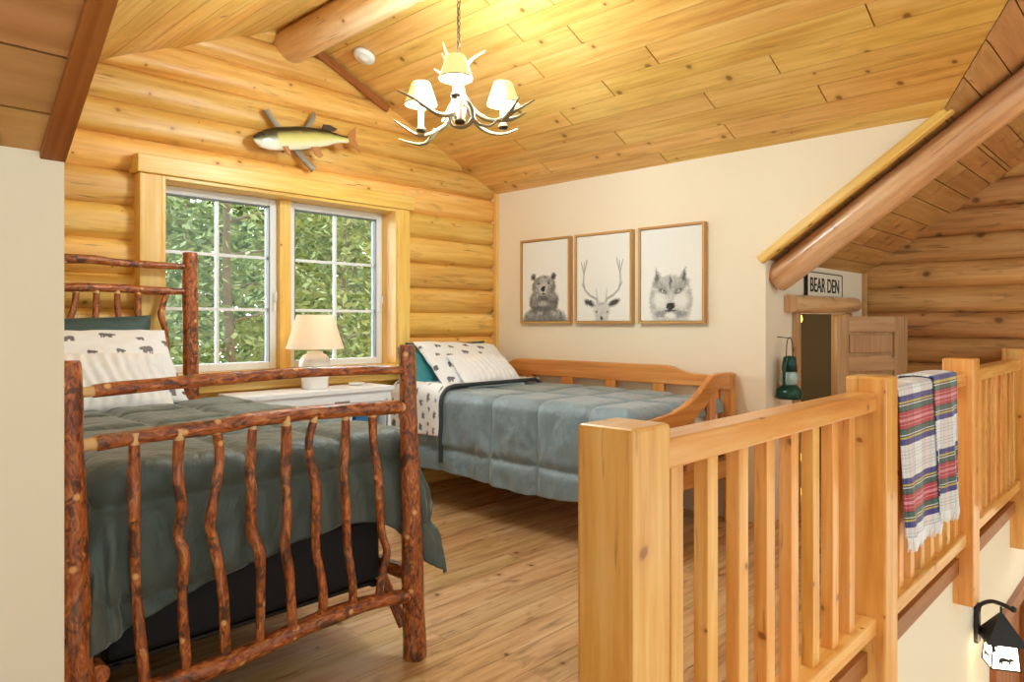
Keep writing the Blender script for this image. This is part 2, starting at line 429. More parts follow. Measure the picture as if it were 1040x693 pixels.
def boards(mb,o,ea,eb,depth,rows,region,joints,gap=.002,length=(1.2,2.6),a0=-6,a1=8,butt=0):
    """rows: list of (b0,b1); ea = along, eb = across; boards lie at plane o, thickness along ea x eb * depth"""
    for k,(b0,b1) in enumerate(rows):
        js=sorted(joints.get(k,[]))
        cuts=[]
        if js:
            lo=js[0]
            while lo>a0: lo-=random.uniform(*length); cuts.append(lo)
            cuts=cuts[::-1]+js; hi=js[-1]
        else:
            hi=a0-random.uniform(0,2);cuts=[hi]
        while hi<a1: hi+=random.uniform(*length);cuts.append(hi)
        for c0,c1 in zip(cuts,cuts[1:]):
            p=[(c0,b0),(c1,b0),(c1,b1),(c0,b1)]
            for (q,n) in region: 
                p=clip(p,q,n)
                if len(p)<3: break
            if len(p)<3: continue
            p=inset(clip(clip(p,(c0+butt,0),(1,0)),(c1-butt,0),(-1,0)),gap) if butt else inset(p,gap)
            if len(p)<3: continue
            mb.prism(p,o,ea,eb,depth)

# ------------------------------------------------------------------ SETTING
# floor
mb=MB()
rows=[];y=-1.6;
while y<4.3: rows.append((y,y+.128));y+=.13
reg=[((-1.6,0),(1,0)),((XE+.05,0),(-1,0)),((0,-1.6),(0,1)),((0,4.15),(0,-1))]
for part in (0,1):
    r2=reg+([((0,YE),(0,1))] if part==0 else [((0,YE-.0),(0,-1)),((1.02,0),(-1,0))])
    boards(mb,(0,0,0),(1,0,0),(0,1,0),-.012,rows,r2,{},gap=.0004,length=(.9,1.5),a0=-2.5,a1=6)
fl=MB.build(mb,'floor',M['floor'],org=(0,0,0));struct(fl)
mb=MB();mb.box(-1.6,XE,.98,4.3,-.16,-.014);mb.box(-1.6,1.02,-1.6,.98,-.16,-.014)
struct(mb.build('floor_slab',M['trim'],org=(0,0,0)))
mb=MB();mb.box(-4,10,-7,4.4,-2.75,-2.7);struct(mb.build('floor_lower',M['floor'],org=(0,0,-2.7)))  # unseen lower floor, added in warm wood to bounce light upward

# log walls
def logwall(name,mat,o,ea,nrm,rows,depth=.055,org=(0,0,0),h=.185):
    mb=MB();o=Vector(o);ea=Vector(ea);nrm=Vector(nrm)
    for (z0,segs) in rows:
        for (a0,a1) in segs:
            sd=random.uniform(0,99);n=max(4,int((a1-a0)/.12));nt_=10
            def fn(u,v):
                a=a0+(a1-a0)*u;t=v*2-1
                b=depth*math.sqrt(max(0,1-abs(t)**2.8))
                w=.004*noise.noise((a*1.3+sd,t,3))
                zz=z0+h*v+.004*noise.noise((a*.7+sd,7,1))*(1-abs(t))
                return o+ea*a+nrm*(b+w)+Vector((0,0,zz))
            ou=random.uniform(0,60);ov=random.uniform(0,60)
            mb.grid(n,nt_,fn,lambda u,v:(ou+(a1-a0)*u,ov+v*.25))
            # end faces
            for u in (0,1):
                pts=[fn(u,j/nt_) for j in range(nt_+1)]+[o+ea*(a0 if u==0 else a1)+Vector((0,0,z0+h)),o+ea*(a0 if u==0 else a1)+Vector((0,0,z0))]
                mb.add(pts,[tuple(range(len(pts)))],[[(p.y+p.x,p.z) for p in pts]],0,False)
    return struct(mb.build(name,mat,org=org,recalc=True))
rows=[]
for k in range(0,18):
    z0=-.018+.185*k
    if 5<=k<=10: segs=[(XL,1.40),(3.09,XR)]
    else:
        hw=(RZ-z0)/SL
        segs=[(max(XL,RX-hw-.02),min(XR,RX+hw+.02))] if hw>.1 else []
    rows.append((z0,segs))
logwall('wall_back',M['log'],(0,YB,0),(1,0,0),(0,-1,0),rows)
mb=MB();
mb.box(XL-.1,1.44,YB+.005,YB+.14,-.2,3.2);mb.box(3.05,XR+.1,YB+.005,YB+.14,-.2,3.2)
mb.box(1.44,3.05,YB+.005,YB+.14,-.2,.88);mb.box(1.44,3.05,YB+.005,YB+.14,2.02,3.2)
struct(mb.build('wall_back_light_stop',M['trim'],org=(0,YB,0)))  # boxes added behind the logs to block light leaking in
rows=[]
for k in range(0,18):
    z0=-.018+.185*k
    ymax=YK+.02 if z0+.185<KZ else YK-(z0-KZ)/MS+.03
    rows.append((z0,[(-2.2,ymax)]))
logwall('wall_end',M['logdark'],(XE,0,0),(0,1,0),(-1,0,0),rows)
mb=MB();mb.box(XE+.005,XE+.1,-2.2,YK+.1,-.1,4.6);struct(mb.build('wall_end_light_stop',M['trim'],org=(XE,0,0)))  # unseen box added behind the end logs against light leaks

# right wall with cheek above the main roof line
mb=MB()
poly=[(YK+.1,-.15),(4.2,-.15),(4.2,EZ+.02),(valy(XR),EZ+.02),(YK,KZ),(YK+.1,KZ)]
mb.prism(poly,(XR,0,0),(0,1,0),(0,0,1),.10)
struct(mb.build('wall_right',M['cream'],org=(XR,YK,0)))
mb=MB();mb.prism(poly,(XL-.10,0,0),(0,1,0),(0,0,1),.10)
struct(mb.build('wall_dormer',M['cream'],org=(XL,YK,0)))
# knee walls
mb=MB();mb.box(-1.6,XL,YK,YK+.1,-.15,KZ-.001);struct(mb.build('wall_left',M['cream'],org=(0,YK,0)))
mb=MB();mb.box(-1.7,-1.6,.9,YK+.1,-2.7,2.4);mb.box(-1.7,-1.6,-1.6,.9,-2.7,.5);struct(mb.build('wall_light_block',M['cream'],org=(-1.6,0,0)))  # unseen wall added against side light, cut low to let some through
DX0,DX1,DZ=4.52,5.42,1.262
mb=MB();mb.box(XR,DX0,YK,YK+.1,-.15,KZ-.001);mb.box(DX1,XE,YK,YK+.1,-.15,KZ-.001);mb.box(DX0,DX1,YK,YK+.1,DZ,KZ-.001)
struct(mb.build('wall_nook',M['cream'],org=(XR,YK,0)))
# nook interior behind the little door
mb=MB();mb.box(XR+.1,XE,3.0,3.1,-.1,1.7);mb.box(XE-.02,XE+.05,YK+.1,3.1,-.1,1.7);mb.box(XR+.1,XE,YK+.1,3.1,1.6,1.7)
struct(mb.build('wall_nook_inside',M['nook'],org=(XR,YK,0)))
# lower wall under the loft edge, with its door
mb=MB();mb.box(1.03,5.06,.87,.97,-2.7,-.02);mb.box(5.06,6.3,.87,.97,-.70,-.02);mb.box(6.3,9.5,.87,.97,-2.7,-.02)
struct(mb.build('wall_lower',M['creamlow'],org=(1.2,.87,-2.7)))
mb=MB()
mb.box(5.04,5.14,.835,.90,-2.7,-.63,grain=2);mb.box(5.14,6.2,.835,.90,-.72,-.63,grain=0);mb.box(6.2,6.3,.835,.90,-2.7,-.63,grain=2)
struct(mb.build('trim_1',M['trim'],org=(5.04,.85,-2.7),bevel=.004))
mb=MB()
for i in range(8): mb.box(5.145+i*.13,5.27+i*.13,.885,.92,-2.7,-.725,grain=2)
struct(mb.build('door_2',M['trim'],org=(5.14,.9,-2.7),bevel=.004))
mb=MB();mb.box(9.4,9.5,-7,.87,-2.7,4.6);struct(mb.build('wall_sun_block',M['creamlow'],org=(9.4,0,-2.7)))  # unseen wall added to stop the sun and close the lower room
# fascia and nosing on the loft edge
mb=MB();mb.box(1.02,XE-.08,.842,.866,-.068,.012);mb.box(1.02,XE-.08,.866,.95,-.0,.012)
struct(mb.build('trim_2',M['trim'],org=(1.02,.85,0),bevel=.004))

# dormer ceiling boards (grain along Y)
sl=math.hypot(1,SL)
JP=[((575,23.7),(590,43.7)),((655,46.2),(668.7,64.5)),((611,82),(625,98)),((570,115),(582.5,128)),((716,96),(727.5,112)),((626,136),(637.5,149)),((737.5,129),(749,144.5)),((539,62.5),(552.5,79.5)),((520,29),(530,41)),((525,144),(536,155.5)),((672.5,159),(680,167)),((879,4),(888,27.5)),((782.5,57),(793,76)),((832.5,89),(841,107.5))]
PW=.132
seam0=3.166
nrow_l=[];k=-7
while True:
    x0=seam0+PW*k;x1=x0+PW
    if x0>XR+.02: break
    if x1>RX: nrow_l.append((max(x0,RX)-RX,min(x1,XR+.06)-RX))
    k+=1
# joints measured along Y, one entry per (x of the board's middle, y)
JY=[(2.73,2.38),(3.23,2.07),(3.36,2.27),(3.5,2.62),(3.63,1.66),(3.76,2.32),(3.89,1.62),(3.1,2.72),(2.97,2.74),(3.76,3.0),(4.03,2.0),(2.97,.82),(3.36,1.3),(3.63,1.1)]
def fixj():
    d={}
    a=math.radians(46.2);F=719.
    for p,q in JP:
        u=(p[0]+q[0])/2;v=(p[1]+q[1])/2;t=u-520
        r=(math.sin(a)*F+math.cos(a)*t,math.cos(a)*F-math.sin(a)*t,328-v)
        s=(RZ+SL*RX-1.2)/(r[2]+SL*r[0]);x=r[0]*s-RX;y=r[1]*s
        for i,(b0,b1) in enumerate(nrow_l):
            if b0<=x<b1: d.setdefault(i,[]).append(round(y,3))
    return d
JD=fixj()
mb=MB()
# across coordinate = horizontal distance from ridge, scaled by the slope vector (length sl)
for side in (1,-1):
    ea=Vector((0,1,0));eb=Vector((side,0,-SL))
    pv=(valy(RX),0);qv=(valy(XR),XR-RX)
    dx,dy=qv[0]-pv[0],qv[1]-pv[1]
    nn=(dy,-dx) if dy>0 else (-dy,dx)
    reg=[(pv,nn),((4.2,0),(-1,0))]
    boards(mb,(RX,0,RZ),ea,eb,-.02 if side>0 else .02,nrow_l,reg,JD if side>0 else {},gap=.0015,length=(1.0,2.2),a0=-1.5,a1=5,butt=.0022)
o=mb.build('ceiling',M['ceil'],org=(RX,2,RZ));struct(o)
mb=MB()
for side in (1,-1):
    P=[(RX,valy(RX)+.02,RZ+.0),(RX,4.3,RZ),(RX+side*(XR-RX+.02),4.3,EZ-.009),(RX+side*(XR-RX+.02),valy(XR)+.03,EZ-.009)]
    mb.add([(p[0],p[1],p[2]+.012) for p in P],[(0,1,2,3)],[[(0,0)]*4])
    mb.add([(p[0],p[1],p[2]+.09) for p in P],[(0,1,2,3)],[[(0,0)]*4])
struct(mb.build('ceiling_backing',M['trim'],org=(RX,2,RZ)))
# main roof boards (grain along X), split left and right of the dormer
ms=math.hypot(1,MS)
rows=[];t=.078
w=.122
ys=YK+.08
rows=[];b=-.08
yy0=1.743
ks=[]
y=yy0-30*w
while y<YK+.1:
    ks.append((YK-(y+w),YK-y));y+=w
ks=[(max(a,-.08),b) for a,b in ks if b>-.08]
def roofside(name,x0,x1,side):
    mb=MB();qb=YK-valy(XR)
    lim=((XR+.03,0),(1,0)) if side>0 else ((XL,0),(-1,0))
    for r in ks:
        parts=[(r[0],min(r[1],qb),lim)] if r[0]<qb else []
        if r[1]>qb: parts.append((max(r[0],qb),r[1],half(pv,qr if side>0 else ql,(6 if side>0 else -2,1.8))))
        for (b0,b1,cut) in parts:
            reg=[((x0,0),(1,0)),((x1,0),(-1,0)),((0,3.2),(0,-1)),cut]
            boards(mb,(0,YK,KZ),(1,0,0),(0,-1,MS),.02,[(b0,b1)],reg,{},gap=.0022,length=(.9,1.8),a0=-3,a1=7)
    o=mb.build(name,M['roof'],org=(x0,YK,KZ));struct(o);return o
# valley line in (x, YK-y)
pv=(RX,YK-valy(RX));qr=(XR,YK-valy(XR));ql=(XL,YK-valy(XL))
def half(p,q,inside):
    n=(-(q[1]-p[1]),q[0]-p[0])
    if (inside[0]-p[0])*n[0]+(inside[1]-p[1])*n[1]<0:n=(-n[0],-n[1])
    return (p,n)
roofside('ceiling_right',XR-2.2,XE+.02,1)
roofside('ceiling_left',-1.62,XL+1.9,-1)
mb=MB()
for x0,x1,tri in ((XR+.03,XE+.1,1),(-1.7,XL,-1)):
    P=[(x0,YK+.1,KZ-.1*MS),(x1,YK+.1,KZ-.1*MS),(x1,-1.4,roofz(-1.4)),(x0,-1.4,roofz(-1.4))]
    for d in (.014,.10): mb.add([(p[0],p[1],p[2]+d) for p in P],[(0,1,2,3)],[[(0,0)]*4])
    q=XR if tri>0 else XL
    P=[(q,valy(q),EZ),(q,-1.4,roofz(-1.4)),(RX,-1.4,roofz(-1.4)),(RX,valy(RX),RZ)]
    for d in (.014,.10): mb.add([(p[0],p[1],p[2]+d) for p in P],[(0,1,2,3)],[[(0,0)]*4])
struct(mb.build('ceiling_main_backing',M['trim'],org=(RX,0,KZ)))
# ridge log
mb=MB();mb.tube([(RX,4.12,2.945),(RX,3,2.95),(RX,1.5,2.947),(RX,.2,2.95)],.108,20,sub=6,bump=.05)
struct(mb.build('beam_1',M['beam'],org=(RX,4.1,2.945)))
# purlin log under the right roof rake
mb=MB()
p0=Vector((4.2,1.80,1.472));d=Vector((0,-1,MS))
mb.tube([p0+d*t for t in (-.02,0,.02,.5,1.0,1.6,2.4,3.2)],[.03,.075,.086,.088,.086,.09,.088,.09],20,sub=4,bump=.04)
struct(mb.build('beam_2',M['beam'],org=tuple(p0)))
# rake trims
def slopebar(mb,x,y0,y1,wx,h,dn,mat=0):
    a=Vector((x,y0,roofz(y0)-dn));b=Vector((x,y1,roofz(y1)-dn));mb.bar(a,b,wx,h,(0,0,1),mat)
mb=MB();a=Vector((XR-.012,YK+.03,KZ-.03));b=Vector((XR-.012,valy(XR)-.05,roofz(valy(XR)-.05)-.01));mb.bar(a,b,.05,.055,(0,0,1))
struct(mb.build('trim_3',M['casing'],org=tuple(a),bevel=.012))
mb=MB();slopebar(mb,.428,YK+.02,.2,.05,.03,.022)
struct(mb.build('trim_4',M['trim'],org=(.43,YK,KZ),bevel=.003))
# gable rake trim and corner strips
mb=MB();mb.bar((2.42,4.062,dz(2.42)-.04),(2.98,4.062,dz(2.98)-.04),.03,.045,(0,0,1))
struct(mb.build('trim_5',M['trim'],org=(2.7,4.05,2.8),bevel=.003))
mb=MB();mb.box(XR-.03,XR-.001,4.05,4.085,0,EZ,grain=2);struct(mb.build('trim_6',M['casing'],org=(XR,4.05,0),bevel=.004))
mb=MB();mb.box(XE-.11,XE-.075,YK-.03,YK-.001,0,KZ-.02,grain=2);struct(mb.build('trim_7',M['logdark'],org=(XE,YK,0),bevel=.004))

# ------------------------------------------------------------------ window
win=thing('window_1','x','window',(2.245,4.1,.9));del win['label'];del win['category'];win['kind']='structure'
OX0,OX1,OZ0,OZ1=1.455,3.035,.91,2.0
mb=MB();mb.box(OX0-.115,OX0,4.015,4.16,.86,OZ1,grain=2);mb.box(OX1,OX1+.105,4.015,4.16,.86,OZ1,grain=2)
mb.box(OX0-.13,OX1+.135,4.0,4.16,OZ1,OZ1+.10,grain=0)
mb.build('casing',M['casing'],win,bevel=.006)
mb=MB();mb.box(OX0-.13,OX1+.12,3.97,4.26,OZ0-.03,OZ0);mb.box(OX0-.1,OX1+.1,4.03,4.08,OZ0-.11,OZ0-.03)
mb.build('sill',M['casing'],win,bevel=.005)
mb=MB();mb.box(OX0,OX0+.02,4.02,4.27,OZ0,OZ1,grain=2);mb.box(OX1-.02,OX1,4.02,4.27,OZ0,OZ1,grain=2);mb.box(OX0+.02,OX1-.02,4.02,4.27,OZ1-.02,OZ1)
mb.build('jamb',M['casing'],win,bevel=.002)
mb=MB();mb.box(2.205,2.285,4.14,4.26,OZ0,OZ1-.02,grain=2);mb.build('mullion',M['casing'],win,bevel=.006)
for (a,b) in ((OX0+.02,2.205),(2.285,OX1-.02)):
    mb=MB();z0,z1=OZ0,OZ1-.02;f=.045
    for (x0,x1,q0,q1) in ((a,a+f,z0,z1),(b-f,b,z0,z1),(a+f,b-f,z0,z0+f),(a+f,b-f,z1-f,z1)): mb.box(x0,x1,4.18,4.25,q0,q1)
    sash=mb.build('sash',M['vinyl'],win,bevel=.006)
    mb=MB();g=.006
    for (x0,x1,q0,q1) in ((a+f,a+f+g,z0+f,z1-f),(b-f-g,b-f,z0+f,z1-f),(a+f,b-f,z1-f-g,z1-f)): mb.box(x0,x1,4.185,4.24,q0,q1)
    mb.build('gasket',M['gasket'],sash)
    mb=MB();xm=(a+b)/2;mb.box(xm-.009,xm+.009,4.21,4.228,z0+f,z1-f)
    for t in (1,2):
        zm=z0+f+(z1-z0-2*f)*t/3;mb.box(a+f,b-f,4.211,4.227,zm-.009,zm+.009)
    mb.build('muntin',M['vinyl'],sash)
    mb=MB();mb.box(a+f,b-f,4.217,4.221,z0+f,z1-f);mb.build('pane',M['glass'],sash)
    mb=MB();mb.box(b-.03,b-.012,4.165,4.18,1.28,1.33);mb.tube([(b-.02,4.165,1.33),(b-.02,4.15,1.345),(b-.02,4.15,1.39)],.006,8)
    mb.build('latch',M['vinyl'],sash)

# ------------------------------------------------------------------ nook door, header, sign, camp lantern, string light
mb=MB()
mb.tube([(4.33,YK-.035,1.318),(4.5,YK-.035,1.32),(5.0,YK-.035,1.325),(5.45,YK-.035,1.33),(5.52,YK-.035,1.332),(5.545,YK-.035,1.333)],[.056,.056,.055,.054,.045,.02],18,sub=3,bump=.04)
struct(mb.build('trim_8',M['beam'],org=(4.9,YK,1.26)))
mb=MB();mb.box(4.455,4.525,YK-.03,YK+.1,0,1.27,grain=2);mb.box(DX1-.01,DX1+.05,YK-.03,YK+.1,0,1.27,grain=2)
struct(mb.build('trim_9',M['doorwood'],org=(4.5,YK,0),bevel=.003))
hx,hy=5.06,1.775;fx,fy=5.655,1.50
dr=thing('door_1','x','door',(hx,hy,0));del dr['label'];del dr['category'];dr['kind']='structure'
dv=Vector((fx-hx,fy-hy,0));Ld=dv.length;dv.normalize();nv=Vector((dv.y,-dv.x,0))   # towards camera
if nv.y>0: nv=-nv
def dbox(mb,a0,a1,z0,z1,t0,t1,grain=2):
    c=Vector((hx,hy,0))+dv*(a0+a1)/2+nv*(t0+t1)/2+Vector((0,0,(z0+z1)/2));mb.obb(c,(dv,nv,(0,0,1)),((a1-a0)/2,(t1-t0)/2,(z1-z0)/2),grain)
mb=MB();dbox(mb,0,.10,.02,1.245,0,.03);dbox(mb,Ld-.12,Ld,.02,1.245,0,.03)
for z0,z1 in ((.02,.16),(.56,.66),(.86,.97),(1.135,1.245)): dbox(mb,.10,Ld-.12,z0,z1,0,.03,0)
dbox(mb,.09,Ld-.11,.1,1.2,.004,.012)
mb.build('leaf',M['doorwood'],dr,bevel=.004)
for z0,z1 in ((.16,.56),(.66,.86),(.97,1.135)):
    mb=MB();dbox(mb,.118,Ld-.138,z0+.018,z1-.018,.008,.024);mb.build('panel',M['doorwood'],dr,bevel=.008)
mb=MB();dbox(mb,Ld-.03,Ld,.02,1.245,.0,.032);mb.build('edge_strip',M['doorwood'],dr)
# sign
sg=thing('wooden_sign','white wooden sign with black border and black lettering above the little door','sign',(4.96,YK-.012,1.365))
mb=MB();mb.box(4.645,5.28,YK-.022,YK-.003,1.365,1.535);mb.build('board',M['signwhite'],sg,bevel=.003)
mb=MB()
for (x0,x1,z0,z1) in ((4.642,4.651,1.363,1.537),(5.272,5.282,1.363,1.537),(4.651,5.272,1.531,1.537),(4.651,5.272,1.363,1.37)): mb.box(x0,x1,YK-.0245,YK-.002,z0,z1)
mb.build('border',M['signblack'],sg)
def text(name,body,size,loc,rot,mat,parent,sx=1.0,ext=.001,bold=0):
    cu=bpy.data.curves.new('t','FONT');cu.body=body;cu.size=size;cu.extrude=ext;cu.align_x='CENTER';cu.align_y='CENTER';cu.offset=bold
    tmp=bpy.data.objects.new('t',cu);C.objects.link(tmp);dg=bpy.context.evaluated_depsgraph_get()
    me=bpy.data.meshes.new_from_object(tmp.evaluated_get(dg));bpy.data.objects.remove(tmp)
    me.name=name
    L=ORG[parent.name]
    me.transform(Matrix.Translation(Vector(loc)-Vector(L))@rot@Matrix.Diagonal((sx,1,1,1)))
    me.materials.clear();me.materials.append(mat)
    o=bpy.data.objects.new(name,me);C.objects.link(o);o.parent=parent;ORG[o.name]=L;return o
text('lettering','BEAR DEN',.135,(4.955,YK-.0235,1.447),Matrix.Rotation(PI/2,4,'X'),M['signblack'],sg,sx=.86,bold=.0015)
# camp lantern
lx,ly=4.235,YK-.075
cl=thing('camp_lantern','green metal camp lantern hanging on the cream wall left of the little door','lantern',(lx,ly,.74))
mb=MB();mb.lathe([(0,.0),(.072,.0),(.074,.02),(.07,.055),(.05,.075),(.04,.085),(0,.085)],(lx,ly,.742));mb.build('tank',M['cangreen'],cl)
mb=MB();mb.lathe([(.034,.085),(.046,.10),(.05,.125),(.046,.15),(.036,.165)],(lx,ly,.742));mb.build('globe',M['canglass'],cl)
mb=MB();mb.lathe([(0,.17),(.045,.165),(.042,.21),(.036,.245),(.03,.255),(0,.26)],(lx,ly,.742),24);mb.build('hood',M['cangreen'],cl)
mb=MB()
for sgn in (-1,1): mb.tube([(lx+sgn*.04,ly,.80),(lx+sgn*.07,ly,.82),(lx+sgn*.072,ly,.90),(lx+sgn*.045,ly,.965)],.007,8,sub=4)
mb.build('side_tube',M['cangreen'],cl)
mb=MB();mb.tube([(lx-.05,ly,.97),(lx-.045,ly,1.04),(lx-.03,ly,1.095),(lx,ly,1.11),(lx+.03,ly,1.095),(lx+.045,ly,1.04),(lx+.05,ly,.97)],.003,8,sub=4)
mb.tube([(lx-.072,ly-.0,.97),(lx-.095,ly-.0,.9),(lx-.09,ly,.82),(lx-.06,ly,.79)],.003,8,sub=4)
mb.build('wire_bail',M['iron'],cl)
mb=MB();mb.tube([(lx,YK,1.115),(lx,ly-.006,1.107),(lx,ly-.008,1.118)],.0025,8);tag(mb.build('wall_hook',M['iron']),'small black hook in the cream wall that carries the camp lantern','hook')
# string light hanging in the doorway
sx,sy=4.93,1.97
st=thing('string_light','thin dark cord with small lit bulbs hanging inside the little doorway','string light',(sx,sy,0))
mb=MB();mb.tube([(sx,sy,1.6),(sx+.004,sy,1.2),(sx-.003,sy,.8),(sx,sy,.45),(sx+.003,sy,.2),(sx,sy,.0)],.004,6,sub=3);mb.build('cord',M['iron'],st)
for z in (1.2,.24,.0):
    mb=MB();mb.lathe([(0,-.028),(.012,-.024),(.017,-.008),(.014,.012),(.008,.024),(0,.026)],(sx,sy-.012,z+.03),12);mb.build('bulb',M['bulb'],st)

# ------------------------------------------------------------------ railing
def newel(label,x,y,top,bot):
    mb=MB();mb.box(x,x+.14,y,y+.14,bot,top,grain=2)
    o=mb.build('newel_post',M['rail'],org=(x+.07,y+.07,bot),bevel=.009)
    return tag(o,label,'post','railing newel posts')
newel('thick pine newel post at the open near end of the loft railing',1.151,.779,.992,-.6)
newel('pine newel post between the bare railing section and the section with the plaid blanket',2.73,.779,1.005,-.6)
newel('pine newel post just right of the plaid blanket, hanging below the loft floor',4.13,.779,1.02,-.222)
newel('pine newel post against the log end wall, last in the railing',5.70,.779,1.03,-.30)
def railing(label,x0,x1,xs,bw=.053,zt=.949,zb=.143):
    t=thing('railing',label,'railing',((x0+x1)/2,.855,0),'loft railing sections')
    mb=MB();mb.box(x0,x1,.81,.90,zt-.067,zt);mb.build('top_rail',M['rail'],t,bevel=.008)
    mb=MB();mb.box(x0,x1,.81,.90,zb-.063,zb);mb.build('bottom_rail',M['rail'],t,bevel=.008)
    for x in xs:
        mb=MB();mb.box(x,x+bw,.833,.871,zb-.002,zt-.065,grain=2);mb.build('baluster',M['rail'],t,bevel=.003)
railing('bare pine railing section between the thick near newel post and the next post',1.291,2.73,[1.38,1.544,1.708,1.872,2.036,2.199,2.363,2.52])
railing('pine railing section carrying the plaid blanket',2.87,4.13,[2.94,3.09,3.245,3.405,3.558,3.705,3.851,4.005])
railing('far pine railing section ending at the log wall',4.27,5.70,[4.42,4.57,4.725,4.875,5.022,5.168,5.314,5.462,5.60],zt=.955,zb=.16)

# plaid blanket
bl=thing('plaid_blanket','red, blue, green and white plaid wool blanket with fringe draped over the railing','blanket',(3.3,.79,.35))
def blanketpanel(x0,x1,xb0,xb1,ztop,zf,zbk,yo,ph,name):
    mb=MB()
    Lf=ztop-zf;Lb=ztop-zbk;arc=.115
    tot=Lf+arc+Lb
    def fn(u,v):
        s=v*tot;xt=x0+(x1-x0)*u;xbm=xb0+(xb1-xb0)*u
        if s<Lf:
            z=zf+s+.018*math.sin(u*2+1)*(1-s/Lf);k=1-s/Lf;y=.806-yo-.010-.02*k-.012*k*math.sin(u*9+ph)-.006*math.sin(u*17+ph)*k
            x=xt*(1-k)+xbm*k
            z-=.022*k*math.sin(u*3.2)
        elif s<Lf+arc:
            k=(s-Lf)/arc;y=.798-yo+k*(.116+2*yo);z=ztop+.008*math.sin(k*PI)+yo;x=xt
        else:
            k=(s-Lf-arc)/Lb;y=.914+yo+.02*k+.01*k*math.sin(u*8+ph);z=ztop-(s-Lf-arc);x=xt
        return (x,y,z)
    sd=ph*.37
    mb.grid(40,90,fn,lambda u,v:(u*(x1-x0)*1.05+.05+sd,.03+(Lf-v*tot)+sd*.06))
    o=mb.build(name,M['tartan'],bl,recalc=False,solid=.006)
    fr=MB()
    for i in range(int((x1-x0)/.011)):
        u=(i+.5)/int((x1-x0)/.011);p=Vector(fn(u,0));w=.0035;L=random.uniform(.04,.055);dx=random.uniform(-.008,.008)
        fr.tube([p+Vector((0,0,.004)),p+Vector((dx*.5,-.003,-L*.5)),p+Vector((dx,0,-L))],[w,w*.8,w*.6],5)
    fr.build('fringe',M['whitefab'],bl if False else o)
blanketpanel(2.93,3.50,2.955,3.45,.955,.37,.45,.004,0.0,'blanket_panel')
blanketpanel(3.40,3.80,3.36,3.78,.957,.385,.5,.013,2.2,'blanket_panel')

# wall lantern below the loft
wl=thing('wall_lantern','black metal lantern with glowing bear cutout panels on the lower cream wall','wall lantern',(4.63,.868,-.72))
LX,LY=4.62,.745;LD=-.035
mb=MB();mb.box(4.60,4.66,.845,.869,-.575,-.36);mb.build('backplate',M['iron'],wl,bevel=.006)
mb=MB();mb.tube([(LX,.85,-.40),(LX,.84,-.36),(LX,.79,-.328),(LX,.73,-.333),(LX,.695,-.348)],.011,10,sub=5);mb.lathe([(0,-.018),(.016,-.008),(.016,.01),(0,.02)],(LX,.69,-.345),12)
mb.tube([(LX,.85,-.48),(LX,LY+.04,-.475)],.006,8);mb.tube([(LX,LY,-.345),(LX,LY,-.385)],.006,8)
mb.build('arm',M['iron'],wl)
rot=math.radians(28)
def sq(h,z,ph=0): return [(LX+h*math.sqrt(2)*math.cos(rot+PI/4+k*PI/2),LY+h*math.sqrt(2)*math.sin(rot+PI/4+k*PI/2),z) for k in range(4)]
mb=MB();b0=sq(.094,-.525);b1=sq(.091,-.514);ap=sq(.008,-.38)
mb.add(b0+b1+ap,[(0,1,2,3),(8,9,10,11)]+[(i,(i+1)%4,4+(i+1)%4,4+i) for i in range(4)]+[(4+i,4+(i+1)%4,8+(i+1)%4,8+i) for i in range(4)])
mb.build('roof',M['iron'],wl)
mb=MB();t_=sq(.054,-.525);q_=sq(.066,-.66)
mb.add(t_+q_,[(i,(i+1)%4,4+(i+1)%4,4+i) for i in range(4)]+[(4,5,6,7)]);mb.build('glass_panel',M['lampglass'],wl)
mb=MB();t2=sq(.057,-.525);q2=sq(.069,-.66)
for i in range(4):
    mb.tube([t2[i],q2[i]],.0045,6);mb.tube([q2[i],q2[(i+1)%4]],.0045,6)
    e0=Vector(q2[i]);e1=Vector(q2[(i+1)%4]);u0=Vector(t2[i]);u1=Vector(t2[(i+1)%4])
    ex=(e1-e0).normalized();mid=(e0+e1)/2;up=((u0+u1)/2-mid).normalized()
    nr=ex.cross(up)
    # bear silhouette and pine tree cut from sheet metal
    S=.046
    bear=[(-.9,0),(-.9,.5),(-.7,.78),(-.2,.85),(.25,.72),(.5,.8),(.62,.95),(.7,.8),(1.0,.62),(1.0,.5),(.6,.45),(.55,0),(.35,0),(.32,.35),(-.35,.35),(-.4,0),(-.6,0),(-.62,.3),(-.7,0)]
    o3=mid+up*.028+nr*(.004 if nr.dot(mid-Vector((LX,LY,mid.z)))>0 else -.004)
    mb.prism([(p[0]*S*.85,p[1]*S) for p in bear],o3,ex,up,.001)
    mb.prism([(-.06,.06),(-.045,.06),(-.05,.09),(-.035,.09),(-.055,.15),(-.068,.09)],o3,ex,up,.001)
mb.build('cutout_frame',M['iron'],wl)

